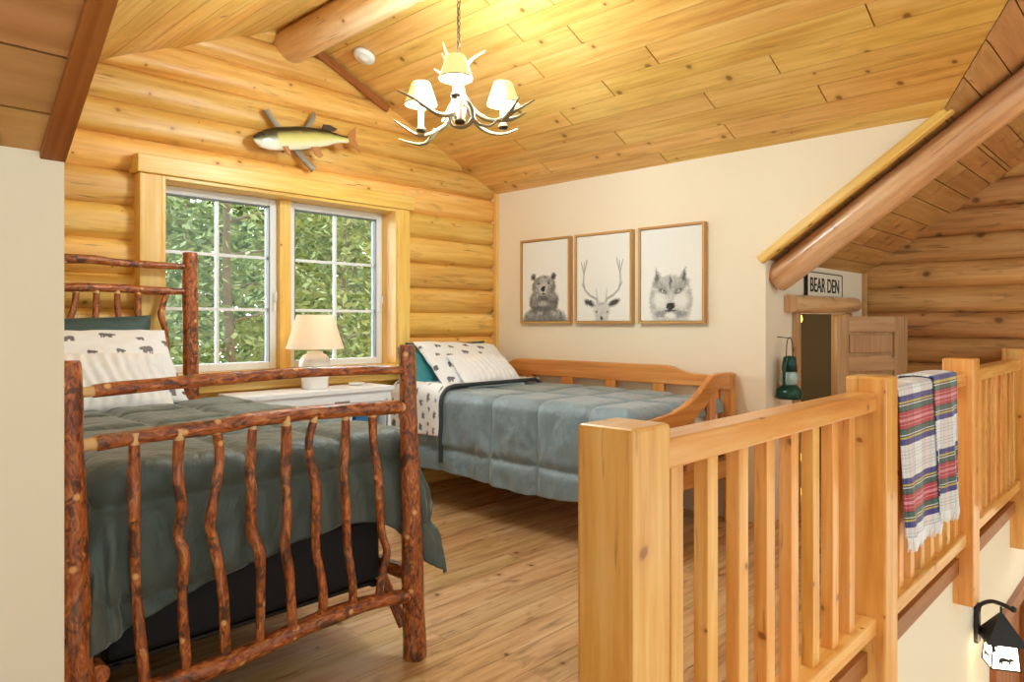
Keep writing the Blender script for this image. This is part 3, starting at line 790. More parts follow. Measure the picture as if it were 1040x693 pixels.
# ------------------------------------------------------------------ pictures
npr=np.random.RandomState(3)
def vnoise(x,y,seed):
    r=np.random.RandomState(seed);T=r.rand(64,64)
    xi=np.floor(x).astype(int);yi=np.floor(y).astype(int);fx=x-xi;fy=y-yi
    fx=fx*fx*(3-2*fx);fy=fy*fy*(3-2*fy)
    g=lambda a,b:T[a%64,b%64]
    return (g(xi,yi)*(1-fx)+g(xi+1,yi)*fx)*(1-fy)+(g(xi,yi+1)*(1-fx)+g(xi+1,yi+1)*fx)*fy
def ss(a,b,x): t=np.clip((x-a)/(b-a),0,1);return t*t*(3-2*t)
def ell(X,Y,cx,cy,rx,ry,soft=.25,ang=0):
    c,s=math.cos(ang),math.sin(ang);dx=X-cx;dy=Y-cy
    d=np.sqrt(((dx*c+dy*s)/rx)**2+((-dx*s+dy*c)/ry)**2);return 1-ss(1-soft,1+soft,d)
def seg(X,Y,pts,w0,w1):
    m=np.zeros_like(X);n=len(pts)-1
    for i in range(n):
        (x0,y0),(x1,y1)=pts[i],pts[i+1];dx,dy=x1-x0,y1-y0;t=np.clip(((X-x0)*dx+(Y-y0)*dy)/(dx*dx+dy*dy+1e-9),0,1)
        d=np.hypot(X-x0-t*dx,(Y-y0-t*dy));w=w0+(w1-w0)*((i+t)/n);m=np.maximum(m,1-ss(w*.6,w*1.3,d))
    return m
ASP=.64/.49
def art(kind,nu,nv):
    u=np.linspace(0,1,nu+1);v=np.linspace(0,1,nv+1)*ASP
    X,Y=np.meshgrid(u,v)
    fur=vnoise(X*60,Y*26,1)*.5+vnoise(X*110,Y*50,2)*.5;cl=vnoise(X*14,Y*10,5)
    L=np.full_like(X,.86)
    def put(m,val): 
        nonlocal L
        L=L*(1-m)+val*m
    wob=(vnoise(X*45,Y*45,8)-.5)*.03
    X_,Y_=X+wob,Y+wob*.7
    if kind=='bear':
        body=np.maximum(ell(X_,Y_,.49,.02,.47,.22,.12),ell(X_,Y_,.48,.30,.31,.28,.1));body=np.maximum(body,ell(X_,Y_,.48,.55,.26,.19,.1))
        tone=.07+.44*fur*(.4+cl);put(body,tone)
        for cx in (.25,.69): put(ell(X_,Y_,cx,.72,.06,.06,.2),.12+.3*fur);put(ell(X_,Y_,cx,.715,.03,.03,.3),.06)
        put(ell(X_,Y_,.47,.60,.15,.09,.5)*.7,.42+.3*fur)
        put(ell(X_,Y_,.47,.50,.085,.10,.4)*.9,.5+.2*fur)
        put(ell(X_,Y_,.47,.525,.05,.042,.2),.03);put(ell(X_,Y_,.47,.44,.045,.012,.4),.05);put(ell(X_,Y_,.47,.475,.008,.03,.4),.05)
        for cx in (.36,.585): put(ell(X_,Y_,cx,.61,.026,.018,.3),.03);put(ell(X_,Y_,cx,.645,.05,.014,.5)*.6,.1)
        put(ell(X_,Y_,.47,.37,.12,.05,.5)*.7,.08);put(ell(X_,Y_,.46,.28,.09,.05,.5)*.6,.55)
        put(ell(X_,Y_,.47,.2,.2,.05,.5)*.7,.07)
        for cx in (.2,.75): put(ell(X_,Y_,cx,.33,.05,.1,.6)*.5,.1)
        put(ell(X_,Y_,.5,.0,.5,.10,.3)*.6,.12+.2*fur)
    elif kind=='deer':
        for sx in (-1,1):
            f=lambda pts:[(.48+sx*a,b*ASP) for a,b in pts]
            put(seg(X,Y,f([(.075,.20),(.10,.255),(.22,.295),(.32,.36),(.355,.45),(.345,.56),(.30,.66),(.285,.72)]),.022,.010),.34+.2*fur)
            put(seg(X,Y,f([(.345,.55),(.37,.63),(.40,.70)]),.012,.006),.34)
            put(seg(X,Y,f([(.33,.60),(.34,.66),(.33,.70)]),.011,.005),.34)
            put(seg(X,Y,f([(.34,.39),(.385,.44)]),.012,.005),.34)
            put(seg(X,Y,f([(.085,.21),(.09,.29),(.10,.38)]),.013,.004),.45)
            put(seg(X,Y,f([(.06,.19),(.07,.25)]),.024,.012),.62)
            put(ell(X_,Y_,.48+sx*.225,.205*ASP,.125,.055,.2,sx*.35),.36+.2*fur);put(ell(X_,Y_,.48+sx*.235,.21*ASP,.095,.036,.3,sx*.35),.06)
        put(ell(X_,Y_,.48,.11*ASP,.15,.15,.2),.50+.26*fur);put(ell(X_,Y_,.48,.0,.115,.17,.25),.46+.26*fur)
        for sx in (-1,1): put(ell(X_,Y_,.48+sx*.105,.1*ASP,.02,.02,.4),.18)
        put(ell(X_,Y_,.48,.03*ASP,.035,.03,.3),.03);put(ell(X_,Y_,.48,.20*ASP,.06,.02,.5)*.5,.35)
    else:
        def tri(p,soft):
            m=np.ones_like(X)
            for i in range(3):
                (x0,y0),(x1,y1),(x2,y2)=p[i],p[(i+1)%3],p[(i+2)%3]
                nx,ny=-(y1-y0),(x1-x0);l=math.hypot(nx,ny);sg=1 if (x2-x0)*nx+(y2-y0)*ny>0 else -1
                m=np.minimum(m,ss(-soft,soft,((X_-x0)*nx+(Y_-y0)*ny)*sg/l))
            return m
        for sx in (-1,1):
            put(tri([(.5+sx*.07,.40*ASP),(.5+sx*.30,.36*ASP),(.5+sx*.245,.575*ASP)],.02),.34+.3*fur)
            put(tri([(.5+sx*.15,.42*ASP),(.5+sx*.26,.40*ASP),(.5+sx*.235,.54*ASP)],.018),.08+.12*fur)
        head=np.maximum(ell(X_,Y_,.5,.22*ASP,.33,.24,.14),ell(X_,Y_,.5,.34*ASP,.25,.19,.14));head=np.maximum(head,ell(X_,Y_,.5,.04*ASP,.30,.18,.15))
        put(head,.42+.36*fur)
        put(ell(X_,Y_,.5,.40*ASP,.2,.1,.5)*.6,.30+.25*fur)
        for sx in (-1,1):
            put(ell(X_,Y_,.5+sx*.16,.365*ASP,.15,.055,.5,sx*.45)*.7,.24+.2*fur)
            put(ell(X_,Y_,.5+sx*.30,.22*ASP,.05,.17,.5)*.6,.24)
            put(ell(X_,Y_,.5+sx*.18,.22*ASP,.13,.10,.5)*.8,.84)
            put(ell(X_,Y_,.5+sx*.12,.315*ASP,.075,.035,.4,sx*.35),.14)
            put(ell(X_,Y_,.5+sx*.12,.316*ASP,.034,.021,.25,sx*.3),.66);put(ell(X_,Y_,.5+sx*.118,.316*ASP,.016,.016,.25),.02)
            put(ell(X_,Y_,.5+sx*.15,.07*ASP,.13,.045,.5)*.8,.14+.2*fur)
        put(ell(X_,Y_,.5,.40*ASP,.022,.11,.5)*.9,.10);put(ell(X_,Y_,.5,.25*ASP,.065,.15,.5)*.7,.46+.25*fur)
        put(ell(X_,Y_,.5,.155*ASP,.068,.052,.2),.04);put(ell(X_,Y_,.5,.105*ASP,.10,.016,.5),.06);put(ell(X_,Y_,.5,.128*ASP,.008,.03,.4),.05)
        put(ell(X_,Y_,.5,.055*ASP,.09,.04,.5),.82)
    return L
def picture(kind,label,y0,y1,z0=1.195,z1=1.838):
    t=thing('framed_picture',label,'picture',(XR-.02,(y0+y1)/2,z0),'framed animal pictures on the cream wall')
    mb=MB();w=.016;xa,xb=XR-.043,XR-.001
    mb.box(xa,xb,y0,y0+w,z0,z1,grain=2);mb.box(xa,xb,y1-w,y1,z0,z1,grain=2);mb.box(xa,xb,y0+w,y1-w,z0,z0+w,grain=1);mb.box(xa,xb,y0+w,y1-w,z1-w,z1,grain=1)
    mb.build('frame',M['frame'],t,bevel=.002)
    nu,nv=150,196
    L=art(kind,nu,nv);mb=MB();g=w+.004
    mb.grid(nu,nv,lambda u,v:(XR-.034,y1-g-(y1-y0-2*g)*u,z0+g+(z1-z0-2*g)*v),smooth=False)
    mb.box(XR-.033,XR-.002,y0+g,y1-g,z0+g,z1-g)
    c=[]
    for q in L.reshape(-1):
        q=float(min(max(q,0),.9));c.append((q*.99,q*.985,q*.93))
    c+= [(.82,.82,.78)]*8
    mb.col=c
    mb.build('print',M['canvas'],t,recalc=False)
picture('bear','oak framed print of a bear, leftmost of the three on the cream wall',3.281,3.775)
picture('deer','oak framed print of an antlered deer head, middle of the three on the cream wall',2.739,3.235)
picture('wolf','oak framed print of a wolf face, rightmost of the three on the cream wall',2.197,2.689)

# ------------------------------------------------------------------ fish mount
fm=thing('mounted_fish','mounted fish with dark back and pale yellow belly on the log wall','fish mount',(2.28,3.98,2.2))
A=Vector((1.955,3.985,2.285));Bv=Vector((2.60,3.985,2.405));ax=(Bv-A);FL=ax.length;ax.normalize();upv=Vector((-ax.z,0,ax.x))
prof=[(0,.012,.0),(.02,.026,-.004),(.06,.045,-.006),(.14,.062,-.004),(.25,.070,.0),(.45,.072,.004),(.62,.064,.006),(.75,.052,.006),(.86,.034,.004),(.94,.024,-.002),(1.0,.022,-.006)]
mb=MB();ns=40;cols=[];vs=[]
pr=[];
for i in range(60):
    t=i/59
    for k in range(len(prof)-1):
        if prof[k][0]<=t<=prof[k+1][0]:
            f=(t-prof[k][0])/(prof[k+1][0]-prof[k][0]);f=f*f*(3-2*f)*.4+f*.6;pr.append((t,prof[k][1]*(1-f)+prof[k+1][1]*f,prof[k][2]*(1-f)+prof[k+1][2]*f));break
for (t,r,o_) in pr:
    for k in range(ns):
        th=2*PI*k/ns;h=math.sin(th)*r+o_
        vs.append(A+ax*(t*FL)+upv*h+Vector((0,math.cos(th)*r*.6,0)))
        q=math.sin(th)+.06*noise.noise((t*14,th*2,0))
        stops=[(-1,(240,240,222)),(-.55,(232,228,178)),(-.1,(206,200,120)),(.22,(176,170,98)),(.42,(120,110,64)),(.58,(56,46,26)),(1,(40,34,20))]
        if t<.22: stops=[(-1,(246,248,240)),(-.3,(226,232,214)),(.0,(150,150,120)),(.3,(70,66,44)),(1,(42,36,22))]
        def pick(st):
            for (q0,c0),(q1,c1) in zip(st,st[1:]):
                if q<=q1:
                    f=min(1,max(0,(q-q0)/(q1-q0)));return tuple(c0[i]*(1-f)+c1[i]*f for i in range(3))
            return st[-1][1]
        cc=pick(stops)
        c=lin(*cc)
        cols.append(c[:3])
fs=[];
for i in range(59):
    for k in range(ns):k2=(k+1)%ns;fs.append((i*ns+k,i*ns+k2,(i+1)*ns+k2,(i+1)*ns+k))
fs+=[tuple(range(ns)),tuple(range(59*ns,60*ns))]
mb.add(vs,fs,None,0,True);mb.col=cols
body=mb.build('body',M['fish'],fm)
M['fin']=plain('orange brown fin',(176,116,62),.5,noise_amt=.2,nscale=60);M['findark']=plain('dark fin',(58,44,26),.5,noise_amt=.2,nscale=60)
def fin(t,h,poly,mat,y=-.0):
    m=MB();o=A+ax*(t*FL)+upv*h+Vector((0,y,0));m.prism(poly,o,ax,upv,.005);m.build('fin',mat,body)
fin(.70,.05,[(0,0),(.10,-.005),(.13,.012),(.11,.02),(.08,.035),(.03,.04)],M['findark'])
fin(.25,-.05,[(0,0),(.035,0),(.045,-.05),(.03,-.06)],M['fin'],-.03)
fin(.55,-.055,[(0,0),(.05,0),(.075,-.055),(.05,-.07),(.02,-.05)],M['fin'],-.025)
fin(.80,-.03,[(0,0),(.07,.005),(.09,-.04),(.05,-.045)],M['fin'])
m=MB();o=A+ax*(.985*FL)-upv*.006;m.prism([(0,.02),(.04,.045),(.085,.085),(.075,.03),(.068,0),(.08,-.04),(.09,-.085),(.04,-.05),(0,-.022)],o,ax,upv,.006);m.build('tail_fin',M['fin'],body)
m=MB();m.lathe([(0,-.006),(.007,-.003),(.007,.003),(0,.006)],tuple(A+ax*.055+upv*.018+Vector((0,-.024,0))),10);m.build('eye',M['ink'],body)
mb=MB();mb.tube([(2.06,4.04,2.49),(2.10,4.035,2.44),(2.2,4.03,2.33),(2.3,4.03,2.235),(2.375,4.02,2.175)],[.022,.02,.019,.02,.023],10,sub=4,bump=.2)
mb.tube([(2.28,4.035,2.31),(2.33,4.04,2.42),(2.375,4.04,2.50),(2.385,4.04,2.545)],[.018,.02,.017,.008],10,sub=4,bump=.2)
mb.build('driftwood',M['drift'],fm)

# smoke detector
n=Vector((-SL,0,-1)).normalized();p=Vector((2.60,3.79,dz(2.60)-.002))
mb=MB();pr=[(0,0),(.07,0),(.072,.012),(.066,.026),(.05,.032),(.035,.030),(.032,.038),(0,.04)]
q=n.to_track_quat('Z','Y').to_matrix()
mb.lathe(pr,(0,0,0),28);mb.v=[tuple(p+q@Vector(v)) for v in mb.v]
tag(mb.build('smoke_detector',M['plastic']),'round white smoke detector on the plank ceiling near the ridge log','smoke detector')

# ------------------------------------------------------------------ chandelier
CX,CY,CZ=2.26,2.52,2.24
ch=thing('antler_chandelier','antler chandelier with small lit cream shades hanging on a chain','chandelier',(CX,CY,2.06))
K=.00469;R_=Vector((.692,-.722,0));D_=Vector((.722,.692,0));UP=Vector((0,0,1))
def cp(x,y,d=0):   # x,y in the photograph's chandelier drawing; d = metres away from the viewer
    return Vector((CX,CY,CZ))+R_*((x-490)/6.475*K)+UP*((325-y)/6.475*K)+D_*d
def antler(pts,r0,r1,branches=()):
    mb=MB();P=[cp(*p) for p in pts];n=len(P)
    mb.tube(P,[r0+(r1-r0)*(i/(n-1))**1.3 for i in range(n)],10,sub=5,bump=.12)
    for b in branches:
        B=[cp(*p) for p in b];m=len(B);mb.tube(B,[r0*.75*(1-i/(m-1))+.003 for i in range(m)],8,sub=5,bump=.1)
    mb.build('antler',M['antler'],ch)
antler([(500,330,.0),(485,385,-.04),(440,425,-.08),(370,430,-.11),(290,390,-.13),(200,330,-.13),(112,285,-.12)],.015,.004)
antler([(440,360,.05),(400,420,.09),(340,455,.10),(290,485,.09),(220,500,.08),(150,465,.08),(50,400,.07)],.014,.004,[[(330,450,.10),(280,520,.11),(220,545,.12),(140,528,.13),(65,500,.14)]])
antler([(520,290,.0),(560,350,-.04),(620,410,-.06),(690,455,-.08),(770,462,-.1),(850,425,-.12),(985,352,-.14)],.016,.004,[[(770,462,-.1),(850,450,-.08),(930,398,-.06)],[(800,450,-.1),(850,400,-.14),(885,345,-.16)]])
antler([(545,330,.03),(580,400,.05),(640,455,.08),(720,480,.1),(800,470,.12),(880,430,.14)],.013,.004)
antler([(520,250,-.05),(530,310,-.12),(560,370,-.17),(590,430,-.19),(605,500,-.20),(650,535,-.2),(710,540,-.2),(748,505,-.2)],.013,.004,[[(605,490,-.20),(570,535,-.2),(520,552,-.2),(470,535,-.2),(455,485,-.2)]])
antler([(500,240,-.06),(518,300,-.1),(515,350,-.12),(500,395,-.1)],.012,.004)
antler([(480,260,.08),(430,270,.12),(390,320,.16),(360,370,.17)],.012,.006,[[(440,270,.11),(415,330,.1),(380,385,.1)]])
antler([(520,230,.08),(560,275,.14),(610,320,.17),(655,325,.18)],.012,.005)
for pts in ([(470,190,.06),(450,90,.04),(430,10,.05),(395,-70,.06),(380,-120,.06)],[(450,170,.06),(410,110,.09),(360,70,.1),(318,40,.1)],[(510,170,.02),(540,60,.03),(580,0,.04),(640,-45,.05),(665,-60,.05)],[(490,180,.1),(400,20,.12),(385,-40,.12),(365,-75,.12)],[(500,170,.1),(520,30,.12),(545,-30,.12)]):
    antler(pts,.011,.003)
mb=MB();mb.lathe([(0,-.10),(.012,-.095),(.03,-.06),(.04,-.01),(.03,.05),(.015,.09),(.008,.11),(0,.112)],(CX,CY,CZ),16);mb.build('hub',M['antler'],ch)
# chain and cord
mb=MB();z=CZ+.11;i=0
while z<2.85:
    a=0 if i%2 else PI/2;c,s=math.cos(a),math.sin(a);pts=[]
    for k in range(13):
        th=2*PI*k/12;pts.append((CX+c*.009*math.cos(th),CY+s*.009*math.cos(th),z+.016+.018*math.sin(th)))
    mb.tube(pts,.0022,6);z+=.029;i+=1
cx_=[]
for i in range(20): cx_.append((CX+.012*math.sin(i*1.1),CY+.012*math.cos(i*.9),CZ+.1+i*.033))
mb.tube(cx_,.0028,6,sub=2);mb.build('chain',M['chain'],ch)
lights=[]
def candle(x,ys,yb,d,name='candle',shade=True):
    b=cp(x,yb,d);t=cp(x,ys,d)
    m=MB();m.lathe([(0,0),(.021,0),(.024,.008),(.016,.012),(.0135,.014),(.0135,(t-b).z),(0,(t-b).z)],tuple(b),14);c=m.build('candle',M['candle'],ch)
    m=MB();m.lathe([(0,-.012),(.02,-.01),(.026,.002),(.02,.006),(0,.006)],tuple(b),12);m.build('socket_cup',M['chain'],c)
    if shade:
        m=MB();m.lathe([(.078,0),(.074,.02),(.046,.103),(.042,.108)],tuple(t),28);s=m.build('shade',M['shade'],ch)
        m=MB();m.lathe([(.079,-.001),(.079,.006),(.075,.006),(.075,-.001),(.079,-.001)],tuple(t),28);m.build('shade_trim',M['antler'],s)
        m=MB();m.lathe([(0,-.0),(.01,.0),(.016,.03),(.012,.05),(0,.06)],tuple(t-Vector((0,0,.02))),12);m.build('bulb',M['bulb'],c)
        lights.append(tuple(t+Vector((0,0,.04))))
candle(232,300,470,.06);candle(782,300,450,.06);candle(483,205,310,-.10);candle(520,365,515,-.20,shade=False)

# ------------------------------------------------------------------ log bed
bed=thing('log_bed','rustic bark covered hickory log bed with stick spindles, beside the left wall','bed',(1.06,3.0,0))
FY,HYd=2.01,3.96
def post(x0,x1,y,z,r0,r1,flare=1.0):
    m=MB();m.tube([(x0,y,0),(x0,y,.01),(x0+(x1-x0)*.2,y,z*.2),(x0+(x1-x0)*.5,y,z*.5),(x0+(x1-x0)*.8,y,z*.8),(x1,y,z-.015),(x1,y,z)],[r0*.92,r0,r0*.97,(r0+r1)/2,r1*1.06,r1,r1*.72],20,0,1,bump=.12,sub=5)
    m.build('post',[M['bark'],M['barkend']],bed)
post(.527,.503,FY,1.10,.046,.031);post(1.592,1.556,FY,1.116,.041,.029)
post(.53,.53,HYd,1.57,.045,.04);post(1.59,1.578,HYd,1.572,.045,.038)
def stick(name,pts,y,r,seg=12,ends=.03):
    m=MB();P=[(a,y+.006*math.sin(i*2.1),b) for i,(a,b) in enumerate(pts)]
    d0=(Vector(P[1])-Vector(P[0])).normalized();d1=(Vector(P[-1])-Vector(P[-2])).normalized()
    m.tube(P,r,seg,0,1,bump=.16,sub=5)
    m.tube([Vector(P[0])-d0*.03,Vector(P[0])+d0*.004],r*.8 if not hasattr(r,'__len__') else r[0]*.8,seg,1)
    m.tube([Vector(P[-1])-d1*.004,Vector(P[-1])+d1*.03],r*.8 if not hasattr(r,'__len__') else r[-1]*.8,seg,1)
    m.build(name,[M['bark'],M['barkend']],bed)
stick('rail',[(.56,1.026),(.64,1.03),(.726,1.035),(.913,1.04),(.994,1.042),(1.157,1.045),(1.291,1.042),(1.417,1.039),(1.53,1.033)],FY,[.017,.018,.018,.019,.018,.0165,.0165,.0165,.015])
stick('rail',[(.565,.893),(.726,.899),(.913,.906),(.994,.912),(1.157,.915),(1.338,.912),(1.522,.903)],FY,[.02,.021,.0225,.0225,.0225,.0235,.0235])
stick('rail',[(.58,.218),(.754,.219),(.87,.219),(.994,.226),(1.14,.241),(1.245,.251),(1.338,.252),(1.437,.246),(1.55,.232)],FY,[.028,.027,.027,.028,.029,.029,.027,.026,.024])
SP=[[(0.657,0.88),(0.657,0.785),(0.654,0.702),(0.657,0.65),(0.664,0.474),(0.681,0.247)],[(0.77,0.88),(0.769,0.813),(0.767,0.76),(0.778,0.684),(0.770,0.612),(0.783,0.563),(0.78,0.455),(0.791,0.239)],[(0.876,0.885),(0.885,0.811),(0.865,0.701),(0.855,0.628),(0.868,0.577),(0.888,0.445),(0.902,0.246)],[(0.982,0.885),(0.976,0.754),(0.977,0.71),(0.978,0.64),(0.982,0.572),(1.0,0.517),(1.007,0.378),(1.007,0.25)],[(1.09,0.885),(1.091,0.767),(1.09,0.625),(1.086,0.522),(1.103,0.418),(1.109,0.255)],[(1.183,0.885),(1.17,0.811),(1.188,0.675),(1.191,0.599),(1.195,0.482),(1.213,0.358),(1.216,0.26)],[(1.3,0.882),(1.304,0.795),(1.291,0.715),(1.304,0.584),(1.311,0.455),(1.323,0.361),(1.331,0.262)],[(1.407,0.882),(1.415,0.781),(1.425,0.695),(1.437,0.558),(1.449,0.475),(1.464,0.411),(1.448,0.34),(1.437,0.258)]]
for s_ in SP: stick('spindle',s_,FY-.004,[.0145*random.uniform(.9,1.1) for _ in s_],10)
stick('rail',[(.56,1.50),(.8,1.508),(.986,1.512),(1.105,1.516),(1.261,1.507),(1.43,1.505),(1.55,1.507)],HYd,[.022,.022,.024,.022,.02,.018,.016])
stick('rail',[(.56,1.365),(.8,1.37),(.986,1.373),(1.105,1.377),(1.261,1.375),(1.43,1.369),(1.55,1.372)],HYd,[.02,.022,.022,.021,.022,.021,.018])
stick('rail',[(.56,.62),(.9,.63),(1.2,.62),(1.55,.63)],HYd,.024)
for i,(x,dx) in enumerate([(.66,.01),(.78,-.02),(.90,.015),(1.03,-.035),(1.12,-.01),(1.215,.01),(1.315,.0),(1.42,.02)]):
    q=[(x,1.35),(x+dx*.2,1.28),(x+dx,1.18),(x+dx*.8,1.0),(x+dx*1.3,.80),(x+dx,.64)]
    if i==7: q=[(1.455,1.35),(1.435,1.28),(1.425,1.24),(1.45,1.15),(1.46,1.0),(1.45,.8),(1.45,.64)]
    stick('spindle',q,HYd,.0155,10)
for x in (.575,1.575):
    m=MB();m.tube([(x,FY+.0,.30),(x,2.6,.30),(x,3.3,.305),(x,HYd-.0,.30)],.026,14,0,0,bump=.12,sub=5);m.build('side_rail',[M['bark'],M['barkend']],bed)
m=MB()
for y in (2.14,3.0,3.8): m.box(.62,1.53,y,y+.03,.25,.262)
m.box(.64,.67,2.14,3.9,.24,.262);m.box(1.50,1.53,2.14,3.9,.24,.262)
m.build('support_frame',M['iron'],bed,bevel=.003)
m=MB()
m.tube([(1.56,2.2,.30),(1.575,2.1,.16),(1.58,2.06,.10)],.02,10,0,1,bump=.1);m.build('brace',[M['bark'],M['barkend']],bed)
mb=MB();mb.box(.63,1.535,2.135,3.93,.264,.50);tag(mb.build('box_spring',M['black'],bevel=.02),'black box spring lying in the log bed under the grey comforter','box spring')
mb=MB();mb.box(.63,1.535,2.135,3.93,.502,.785);tag(mb.build('mattress',M['mattress'],bevel=.04),'white mattress on the black box spring of the log bed','mattress')

# cloth
def cloth(name,label,mats,x0,x1,y0,y1,zt,dl,dr,df,dh,nx,ny,puff,seams,r0=.05,wr=.008,p=4,flare=.03,solid=.012,fold=.012,grp=None,cornerflare=0.0):
    """fabric over a mattress box; d* are drops (numbers or functions of the along coordinate) on left,right(x) foot,head(y)"""
    g=lambda d,t:d(t) if callable(d) else d
    mb=MB();
    def fn(u,v):
        ym=y0+(y1-y0)*v; xm=x0+(x1-x0)*u
        a0=x0-g(dl,ym);a1=x1+g(dr,ym);a=a0+(a1-a0)*u
        b0=y0-g(df,xm);b1=y1+g(dh,xm);b=b0+(b1-b0)*v
        ex=a-min(max(a,x0),x1);ey=b-min(max(b,y0),y1)
        L=(abs(ex)**p+abs(ey)**p)**(1/p)
        px,py=a-ex,b-ey
        if L>1e-9:
            h=math.hypot(ex,ey);dx,dy=ex/h,ey/h
        else: dx=dy=0
        if L<r0*PI/2: th=L/r0;out=r0*math.sin(th);dn=r0*(1-math.cos(th))
        else:
            cf=min(1,2.2*abs(ex*ey)/(ex*ex+ey*ey+1e-9))*cornerflare*max(0,-1 if ey>0 else 1)
            th=PI/2;out=r0+(flare+cf)*(L-r0*PI/2);dn=r0+(L-r0*PI/2)*(1-.3*cf)
        s1=noise.noise((a*2.3,b*2.3,zt));s2=noise.noise((a*7,b*7,zt+3));s3=noise.noise((a*19,b*19,zt+5))
        # quilting: puff between seams
        q=1.0
        for (axis,pos) in seams:
            t=(a if axis=='x' else b if axis=='y' else L if axis=='l' else 0)-pos
            q=min(q,1-math.exp(-(abs(t)/.026)**1.5))
        n=Vector((dx*math.sin(th),dy*math.sin(th),math.cos(th)))
        disp=puff*q+wr*(s1+.5*s2+.25*s3)
        along=(b if abs(ex)>abs(ey) else a)
        if L>r0: disp+=fold*min(1,(L-r0)/.2)*(math.sin(along*21+3*s1)+.5*math.sin(along*47+5*s2))*.6
        P=Vector((px+dx*out,py+dy*out,zt-dn))+n*disp
        return P
    mb.grid(nx,ny,fn)
    o=mb.build(name,mats,recalc=False,solid=solid)
    tag(o,label,grp)
    return o
def dfoot(x):
    t=(x-.6)/.95
    e=min(1,max(0,(t-.72)/.2));e=e*e*(3-2*e)
    return .46-.16*math.exp(-((t-.62)/.24)**2)+.08*e+.015*math.sin(t*14)
cloth('comforter','dark grey green comforter spread over the log bed',M['comf'],.635,1.59,2.12,3.55,.80,.35,lambda y:.37-.06*(y-2.1)/1.4,dfoot,0.0,150,210,.022,[('x',1.0),('x',1.32),('y',2.45),('y',2.85),('y',3.25),('l',.12),('l',.38)],wr=.013,grp='comforter',fold=.014,cornerflare=.22)

def bearmask(x,y):
    if ((x)/.72)**2+((y-.12)/.36)**2<1: return True
    if ((x+.25)/.4)**2+((y-.28)/.3)**2<1: return True
    if ((x-.78)/.27)**2+((y-.02)/.22)**2<1: return True
    if ((x-.62)/.09)**2+((y-.28)/.1)**2<1: return True
    for c in (-.52,-.26,.26,.50):
        if abs(x-c)<.115 and -.58<y<.1: return True
    return False
def bearprint(nu,nv,w,h,cell=(.135,.10),size=.042,seed=1,density=.85,both=False):
    rr=random.Random(seed);cols=[]
    items={}
    W,H=int(w/cell[0])+2,int(h/cell[1])+2
    for j in range(-1,H):
        for i in range(-1,W):
            if rr.random()<density:
                items[(i,j)]=((i+.5+rr.uniform(-.22,.22)+(.5 if j%2 else 0))*cell[0],(j+.5+rr.uniform(-.2,.2))*cell[1],size*rr.choice((.6,.85,1.0)),rr.choice((-1,1)),rr.uniform(.75,1.15))
    wh=(.86,.88,.91);dk=(.17,.16,.17)
    for j in range(nv+1):
        for i in range(nu+1):
            x=i/nu*w;y=j/nv*h;c=wh;ci,cj=int(x/cell[0]),int(y/cell[1])
            for a in (-1,0,1):
                for b in (-1,0,1):
                    it=items.get((ci+a,cj+b))
                    if it and abs(x-it[0])<it[2]*1.2 and abs(y-it[1])<it[2] and bearmask((x-it[0])/it[2]*it[3],(y-it[1])/it[2]):
                        c=tuple(q*it[4] for q in dk)
            cols.append(c)
    return cols
def pillow(name,label,mat,c,wax,uax,w,h,t,nu=50,nv=36,prn=None,grp=None,rib=0,flange=0,pw=.45,pinch=.05):
    c=Vector(c);wax=Vector(wax).normalized();uax=Vector(uax);uax=(uax-wax*uax.dot(wax)).normalized();n=wax.cross(uax)
    mb=MB();cols=[]
    for sd in (1,-1):
        def fn(u,v):
            a=u*2-1;b=v*2-1
            f=(max(0,(1-abs(a)**2.4))*max(0,(1-abs(b)**2.4)))**pw
            x=a*w/2*(1-pinch*(1-b*b)*abs(a));y=b*h/2*(1-pinch*(1-a*a)*abs(b))
            z=sd*t/2*f+.010*noise.noise((a*2+c.x*9,b*2,c.y*7))*1.0+.005*noise.noise((a*6+c.x,b*6,c.y))
            if rib and sd>0: z+=rib*f*math.sin((a+.05*math.sin(b*3))*w*rib_k)
            return c+wax*x+uax*y+n*z
        mb.grid(nu,nv,fn)
        if prn: cols+=bearprint(nu,nv,w,h,**prn) if sd>0 else [(.86,.88,.91)]*((nu+1)*(nv+1))
    if prn: mb.col=cols
    o=mb.build(name,mat,weld=False,recalc=False)
    return tag(o,label,'pillow',grp)
rib_k=62
lean=lambda d:(0,math.sin(d),math.cos(d))
gp='pillows on the two beds'
pillow('pillow','dark green pillow standing against the headboard of the log bed',M['green'],(.98,3.865,1.025),(1,0,.02),(0,.16,1),.76,.42,.14,grp=gp)
pillow('pillow','large white pillow with grey bear print on the log bed',M['print'],(1.02,3.70,.985),(1,0,-.0),(0,.34,.36),.78,.48,.17,210,120,prn=dict(seed=4,cell=(.15,.11),size=.042),grp=gp)
pillow('pillow','small white ruffled pillow in front of the bear print pillow on the log bed',M['whitefab'],(.99,3.545,.925),(1,0,-.03),(0,.22,.30),.66,.33,.14,120,40,grp=gp,rib=.006)

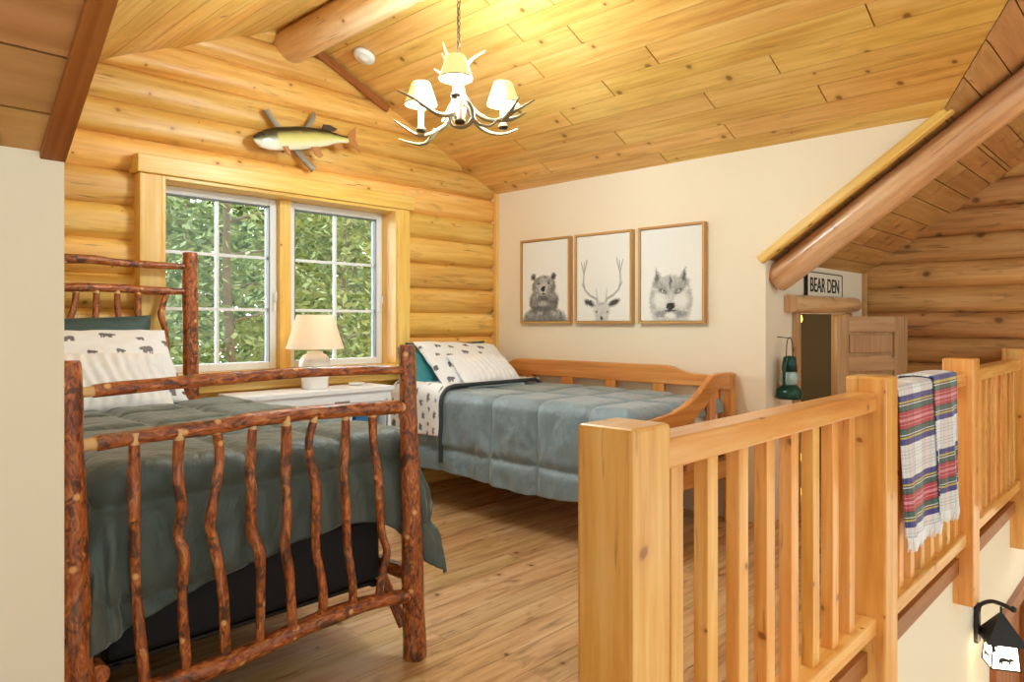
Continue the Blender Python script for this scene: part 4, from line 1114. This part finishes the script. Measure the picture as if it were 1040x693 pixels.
# ------------------------------------------------------------------ console table, lamp, dish
tb=thing('console_table','white console table with open cubbies under the window','table',(2.235,3.86,0))
TX0,TX1,TY0,TY1,TZ=1.73,2.745,3.67,3.955,.80
mb=MB();mb.box(TX0,TX1,TY0,TY1,TZ-.028,TZ);mb.build('top',M['white'],tb,bevel=.004)
mb=MB();mb.box(TX0+.02,TX1-.02,TY0+.012,TY1-.01,TZ-.075,TZ-.028);mb.build('apron',M['white'],tb,bevel=.002)
for x in (TX0+.02,TX1-.06):
    for y in (TY0+.012,TY1-.05): mb=MB();mb.box(x,x+.04,y,y+.04,0,TZ-.075,grain=2);mb.build('leg',M['white'],tb,bevel=.003)
def cubby(x0,x1):
    m=MB();z0,z1=.45,TZ-.075;f=.016
    m.box(x0,x0+f,TY0+.012,TY1-.012,z0,z1);m.box(x1-f,x1,TY0+.012,TY1-.012,z0,z1);m.box(x0+f,x1-f,TY0+.012,TY1-.012,z0,z0+f);m.box(x0+f,x1-f,TY0+.012,TY1-.012,z1-f,z1);m.box(x0+f,x1-f,TY1-.028,TY1-.012,z0+f,z1-f)
    m.build('cubby',M['white'],tb,bevel=.002)
cubby(2.06,2.315);cubby(2.42,2.70);cubby(1.785,1.98)
mb=MB();mb.box(2.50,2.66,3.74,3.90,.4675,.62);mb.box(2.515,2.62,3.76,3.89,.6205,.645);
tag(mb.build('game_box',M['blue'],bevel=.004),'blue boxed item inside the right cubby of the white console table','box')
lp=thing('table_lamp','white ceramic table lamp with lit tapered shade on the white console table','lamp',(2.27,3.83,TZ))
LQ=(2.27,3.83,TZ)
mb=MB();mb.lathe([(0,.001),(.072,.001),(.078,.012),(.078,.055),(.085,.085),(.092,.10),(.094,.14),(.09,.175),(.07,.205),(.048,.214),(.048,.228),(0,.229)],LQ,36);mb.build('base',M['ceramic'],lp)
mb=MB();mb.lathe([(0,.228),(.012,.228),(.012,.26),(0,.27)],LQ,16);mb.build('socket',M['candle'],lp)
mb=MB();mb.lathe([(.172,.243),(.17,.248),(.108,.445),(.106,.448)],LQ,40);sh=mb.build('lamp_shade',M['lshade'],lp,recalc=False,solid=.003)
mb=MB();mb.lathe([(0,.32),(.02,.33),(.03,.36),(.02,.39),(0,.40)],LQ,14);mb.build('bulb',M['bulb'],lp)
mb=MB();mb.lathe([(0,.001),(.03,.001),(.05,.012),(.053,.018),(.045,.014),(0,.006)],(2.58,3.85,TZ),24);tag(mb.build('small_dish',M['ceramic']),'small white dish on the console table right of the lamp','dish')

# ------------------------------------------------------------------ daybed
db=thing('daybed','orange pine daybed with slotted back along the cream wall','daybed',(3.5,3.05,0))
xb0,xb1=3.985,4.02
poly=[(1.99,.805),(4.02,.805),(4.02,.885),(3.93,.888),(3.86,.895),(3.80,.918),(3.74,.926),(3.0,.926),(2.46,.926),(2.40,.918),(2.34,.897),(2.28,.884),(2.20,.88),(1.99,.882)]
mb=MB();mb.prism(poly,(xb0,0,0),(0,1,0),(0,0,1),xb1-xb0);mb.build('back_top_rail',M['daybed'],db,bevel=.006)
mb=MB();mb.box(xb0,xb1,2.06,4.02,.38,.50,grain=1);mb.build('back_bottom_rail',M['daybed'],db,bevel=.004)
for y0,y1 in ((2.08,2.15),(2.464,2.546),(2.844,2.935),(3.224,3.326),(3.608,3.71),(3.95,4.02)):
    mb=MB();mb.box(xb0+.004,xb1-.004,y0,y1,.50,.807,grain=2);mb.build('back_splat',M['daybed'],db,bevel=.003)
for y in (2.015,4.03):
    mb=MB();mb.box(3.975,4.045,y-.025,y+.025,0,.895,grain=2);mb.build('back_post',M['daybed'],db,bevel=.005)
    mb=MB();mb.box(3.0,3.06,y-.025,y+.025,0,.70,grain=2);mb.build('front_post',M['daybed'],db,bevel=.005)
    # arm: swooping profile board
    top=[(4.03,.90),(3.93,.902),(3.84,.903),(3.77,.893),(3.70,.855),(3.64,.815),(3.56,.775),(3.46,.742),(3.33,.716),(3.14,.70),(2.985,.695)]
    low=[(2.985,.61),(3.25,.615),(3.45,.632),(3.58,.668),(3.68,.72),(3.76,.775),(3.84,.81),(3.92,.80),(4.03,.79)]
    mb=MB();mb.prism(top+low,(0,y+.02,0),(1,0,0),(0,0,1),.04);mb.build('arm',M['daybed'],db,bevel=.008)
    for x in (3.26,3.5,3.74):
        mb=MB();mb.box(x,x+.07,y-.012,y+.012,.36,.80 if x>3.7 else (.66 if x>3.4 else .63),grain=2);mb.build('arm_splat',M['daybed'],db,bevel=.003)
    mb=MB();mb.box(3.03,3.99,y-.015,y+.015,.28,.38);mb.build('arm_bottom_rail',M['daybed'],db,bevel=.003)
mb=MB();mb.box(3.035,3.06,2.04,4.01,.28,.40,grain=1);mb.build('front_rail',M['daybed'],db,bevel=.004)
mb=MB()
for i in range(9): mb.box(3.06,3.985,2.12+i*.22,2.19+i*.22,.355,.372)
mb.build('slat',M['daybed'],db)
mb=MB();mb.box(3.055,3.97,2.06,3.99,.373,.73);tag(mb.build('mattress',M['mattress'],bevel=.04),'white mattress of the daybed under the slate comforter','mattress')
SEAMS=[('y',2.31),('y',2.67),('y',3.04),('l',.375),('x',3.42),('x',3.75)]
dcf=cloth('comforter','slate blue grey satin comforter hanging over the front of the daybed',M['comf2'],3.04,3.93,2.09,3.98,.735,lambda y:.525+.015*math.sin(y*5),0.0,.10,0.0,170,260,.026,SEAMS,r0=.05,wr=.010,grp='comforter',fold=.013,flare=.02)
# folded-back bear print sheet
o=None
mb=MB();nu,nv=110,70
def sheetfn(u,v):
    y=3.47+(4.0-3.47)*v
    L=1.20*u-.335   # across: negative = down the front
    x0=3.05;r=.062
    t=.335-1.20*u
    if t>0:
        if t<r*PI/2: th=t/r;return Vector((x0-r*math.sin(th),y,.772-r*(1-math.cos(th))))+Vector((-math.sin(th),0,math.cos(th)))*.03
        d=t-r*PI/2;return Vector((x0-r-.030-.008*math.sin(y*22)*min(1,d*5)-.02*min(1,d*4),y,.772-r-d+.006*math.sin(y*8)))
    return Vector((x0-t,y,.794+.005*noise.noise((t*6,y*6,2))))
mb.grid(nu,nv,sheetfn)
mb.col=bearprint(nu,nv,1.2,.53,cell=(.085,.075),size=.028,seed=9,density=.95)
tag(mb.build('bear_print_sheet',M['print'],recalc=False,solid=.006),'white sheet with small grey bear print folded over the head of the daybed','sheet')
# dark bound edge of the comforter where it meets the sheet
mb=MB();pts=[]
for i in range(60):
    t=.49-1.35*i/59;r=.07;x0=3.05
    if t>r*PI/2: pts.append((x0-r-.026,3.465,.757-r-(t-r*PI/2)))
    elif t>0: th=t/r;pts.append((x0-(r+.024)*math.sin(th),3.465,.757-r+(r+.024)*math.cos(th)))
    elif x0-t<3.94: pts.append((x0-t,3.462-.02*math.sin((-t)*3),.790-max(0,(x0-t-3.84))*.5))
mb.tube(pts,.0135,8);mb.build('bound_edge',M['comfhem'],dcf)['label']='dark bound edge roll'
gp2=gp
pillow('pillow','dark green pillow standing behind the bear print pillow on the daybed',M['green'],(3.47,3.99,.86),(1,0,-.0),(0,.05,1),.78,.40,.09,grp=gp2)
pillow('pillow','teal pillow peeking out left of the bear print pillow on the daybed',M['teal'],(3.36,3.90,.875),(1,0,0),(0,.20,.30),.70,.36,.12,grp=gp2)
pillow('pillow','white pillow with grey bear print leaning at the head of the daybed',M['print'],(3.50,3.775,.905),(1,0,-.05),(0,.33,.27),.80,.45,.13,210,120,prn=dict(seed=12,cell=(.14,.105),size=.038),grp=gp2)
pillow('pillow','small white ruffled pillow in front on the daybed',M['whitefab'],(3.49,3.60,.862),(1,.0,-.03),(0,.24,.21),.56,.32,.13,110,40,grp=gp2,rib=.004)

# ------------------------------------------------------------------ outside
mb=MB();mb.box(-30,60,4.4,70,-2.9,-2.8);struct(mb.build('lawn',M['lawn'],org=(0,30,-2.8)))
def tree(name,label,x,y,h,rw,n,leaf,trunk_r,base=-2.8,crown0=.15,size=.11,shape='cone',fork=False,grp=None,seed=0):
    rr=random.Random(seed)
    t=thing(name,label,'tree',(x,y,base),grp)
    m=MB();m.tube([(x,y,base),(x+.05,y,base+h*.3),(x-.06,y,base+h*.6),(x,y,base+h*.95)],[trunk_r,trunk_r*.8,trunk_r*.55,trunk_r*.12],10,sub=4,bump=.15)
    if fork: m.tube([(x+.03,y,base+h*.32),(x+.5,y-.1,base+h*.5),(x+.7,y-.2,base+h*.75)],[trunk_r*.7,trunk_r*.5,trunk_r*.15],8,sub=4,bump=.15)
    for i in range(16):
        z=base+h*(crown0+.8*i/16);a=rr.uniform(0,2*PI);L=rw*(1-.6*i/16)*.8
        m.tube([(x,y,z),(x+L*.5*math.cos(a),y+L*.5*math.sin(a),z+.1*L),(x+L*math.cos(a),y+L*math.sin(a),z+.05*L)],[trunk_r*.22,trunk_r*.14,.008],6,sub=2)
    m.build('trunk',M['trunk'],t)
    m=MB()
    cl=[]
    for i in range(max(20,n//45)):
        f=rr.random();z=base+h*(crown0+(1-crown0)*f)
        R=rw*((1-f)**.8*.95+.08) if shape=='cone' else rw*math.sqrt(max(.02,1-(2*f-1)**2))
        a=rr.uniform(0,2*PI);q=R*math.sqrt(rr.uniform(.1,1));cl.append((x+q*math.cos(a),y+q*math.sin(a),z,rr.random()))
    for i in range(n):
        c=cl[rr.randrange(len(cl))];g=.34
        p=Vector((c[0]+rr.gauss(0,g),c[1]+rr.gauss(0,g),c[2]+rr.gauss(0,g*.45)))
        a=Vector((rr.gauss(0,1),rr.gauss(0,1),rr.gauss(0,.5))).normalized();b=a.cross(Vector((rr.gauss(0,1),rr.gauss(0,1),rr.gauss(0,1)))).normalized()
        s=size*rr.uniform(.5,1.2);w=s*rr.uniform(.25,.5)
        m.add([p-a*s,p+b*w,p+a*s,p-b*w],[(0,1,2,3)],None,0,False,min(1,max(0,c[3]*.6+rr.random()*.5)))
    m.build('foliage',leaf,t,recalc=False)
G='trees outside the window';LT='leafy green tree standing in the woods outside the window'
tree('forked_tree','tree with forked grey trunk outside the left window pane',3.75,8.2,8.0,1.7,6000,M['leafA'],.085,fork=True,grp=G,seed=1,size=.06,shape='ball')
k=10
for (x,y,h,rw,n,lf) in [(5.6,8.6,6.5,1.6,5200,'leafB'),(7.0,10.5,8,2.0,6500,'leafA'),(4.4,11,9,2.0,6500,'leafB'),(2.6,9.0,8,1.6,4500,'leafA'),(8.6,12.6,9,2.2,6000,'leafB'),(6.0,14,10,2.4,6500,'leafA'),(10.5,15,9,2.5,5500,'leafA'),(3.4,15,10,2.3,5500,'leafA'),(8.5,18,11,2.9,6000,'leafB'),(5.5,19,12,3.0,6000,'leafA'),(12.5,18.5,11,3.0,5500,'leafB')]:
    k+=1;tree('leafy_tree',LT,x,y,h,rw,int(n*2.2),M[lf],.085,grp=G,seed=k,size=.075 if y<12 else .13,shape='ball' if k%2 else 'cone',crown0=.08)

# ------------------------------------------------------------------ lights
def point(name,loc,w,col,r=.03):
    l=bpy.data.lights.new(name,'POINT');l.energy=w;l.color=col;l.shadow_soft_size=r
    o=bpy.data.objects.new(name,l);o.location=loc;C.objects.link(o);return o
for i,p in enumerate(lights):
    point('chandelier_bulb_light',(p[0],p[1],p[2]-.05),BULB*.62,(.79,.95,1.0),.045)
    point('chandelier_bulb_light',(p[0],p[1],p[2]+.09),BULB*.34,(.80,.95,1.0),.03)
point('table_lamp_light',(2.27,3.83,TZ+.36),5,(.97,.95,.92),.03)
point('wall_lantern_light',(4.62,.745,-.58),10,(1,.86,.66),.04).data.use_shadow=True

sl_=bpy.data.lights.new('sun','SUN');sl_.energy=3.0;sl_.angle=.01;sl_.color=(1,.97,.9)
so=bpy.data.objects.new('sun',sl_);C.objects.link(so);so.location=(-10,0,12);so.rotation_euler=Vector((-.8,.15,-.58)).to_track_quat('-Z','Y').to_euler()
point('string_light_glow',(4.96,2.3,1.1),7,(1,.82,.5),.02)
w=bpy.data.worlds.new('daylight');bpy.context.scene.world=w;w.use_nodes=True
nt=w.node_tree;bg=nt.nodes['Background']
# bright sky beyond the window side, dimmer great room behind the camera
tcw=N(nt,'ShaderNodeTexCoord');sp=N(nt,'ShaderNodeSeparateXYZ');nt.links.new(tcw.outputs['Generated'],sp.inputs[0])
mr=N(nt,'ShaderNodeMapRange',interpolation_type='SMOOTHSTEP');nt.links.new(sp.outputs[1],mr.inputs[0])
mr.inputs[1].default_value=-.15;mr.inputs[2].default_value=.35;mr.inputs[3].default_value=BACK;mr.inputs[4].default_value=SKY
nt.links.new(mr.outputs[0],bg.inputs[1])
nt.links.new(mix(nt,math_(nt,'MULTIPLY',mr.outputs[0],1/SKY,True),(.88,1.0,.96,1),(.92,.98,1.0,1)),bg.inputs[0])

# ------------------------------------------------------------------ camera and view
cam=bpy.data.cameras.new('camera');cam.sensor_width=36;cam.lens=719/1040*36;cam.shift_y=-18.5/1040;cam.clip_start=.02;cam.clip_end=300
co=bpy.data.objects.new('camera',cam);C.objects.link(co);co.location=(0,0,1.2);co.rotation_euler=(PI/2,0,math.radians(-46.2))
sc=bpy.context.scene;sc.camera=co
sc.view_settings.view_transform='Standard';sc.view_settings.look='None';sc.view_settings.gamma=1;sc.view_settings.exposure=0.0;sc.view_settings.use_curve_mapping=False
sc.cycles.use_denoising=True;sc.cycles.max_bounces=10;sc.cycles.diffuse_bounces=6;sc.cycles.transparent_max_bounces=12
sc.cycles.sample_clamp_indirect=6
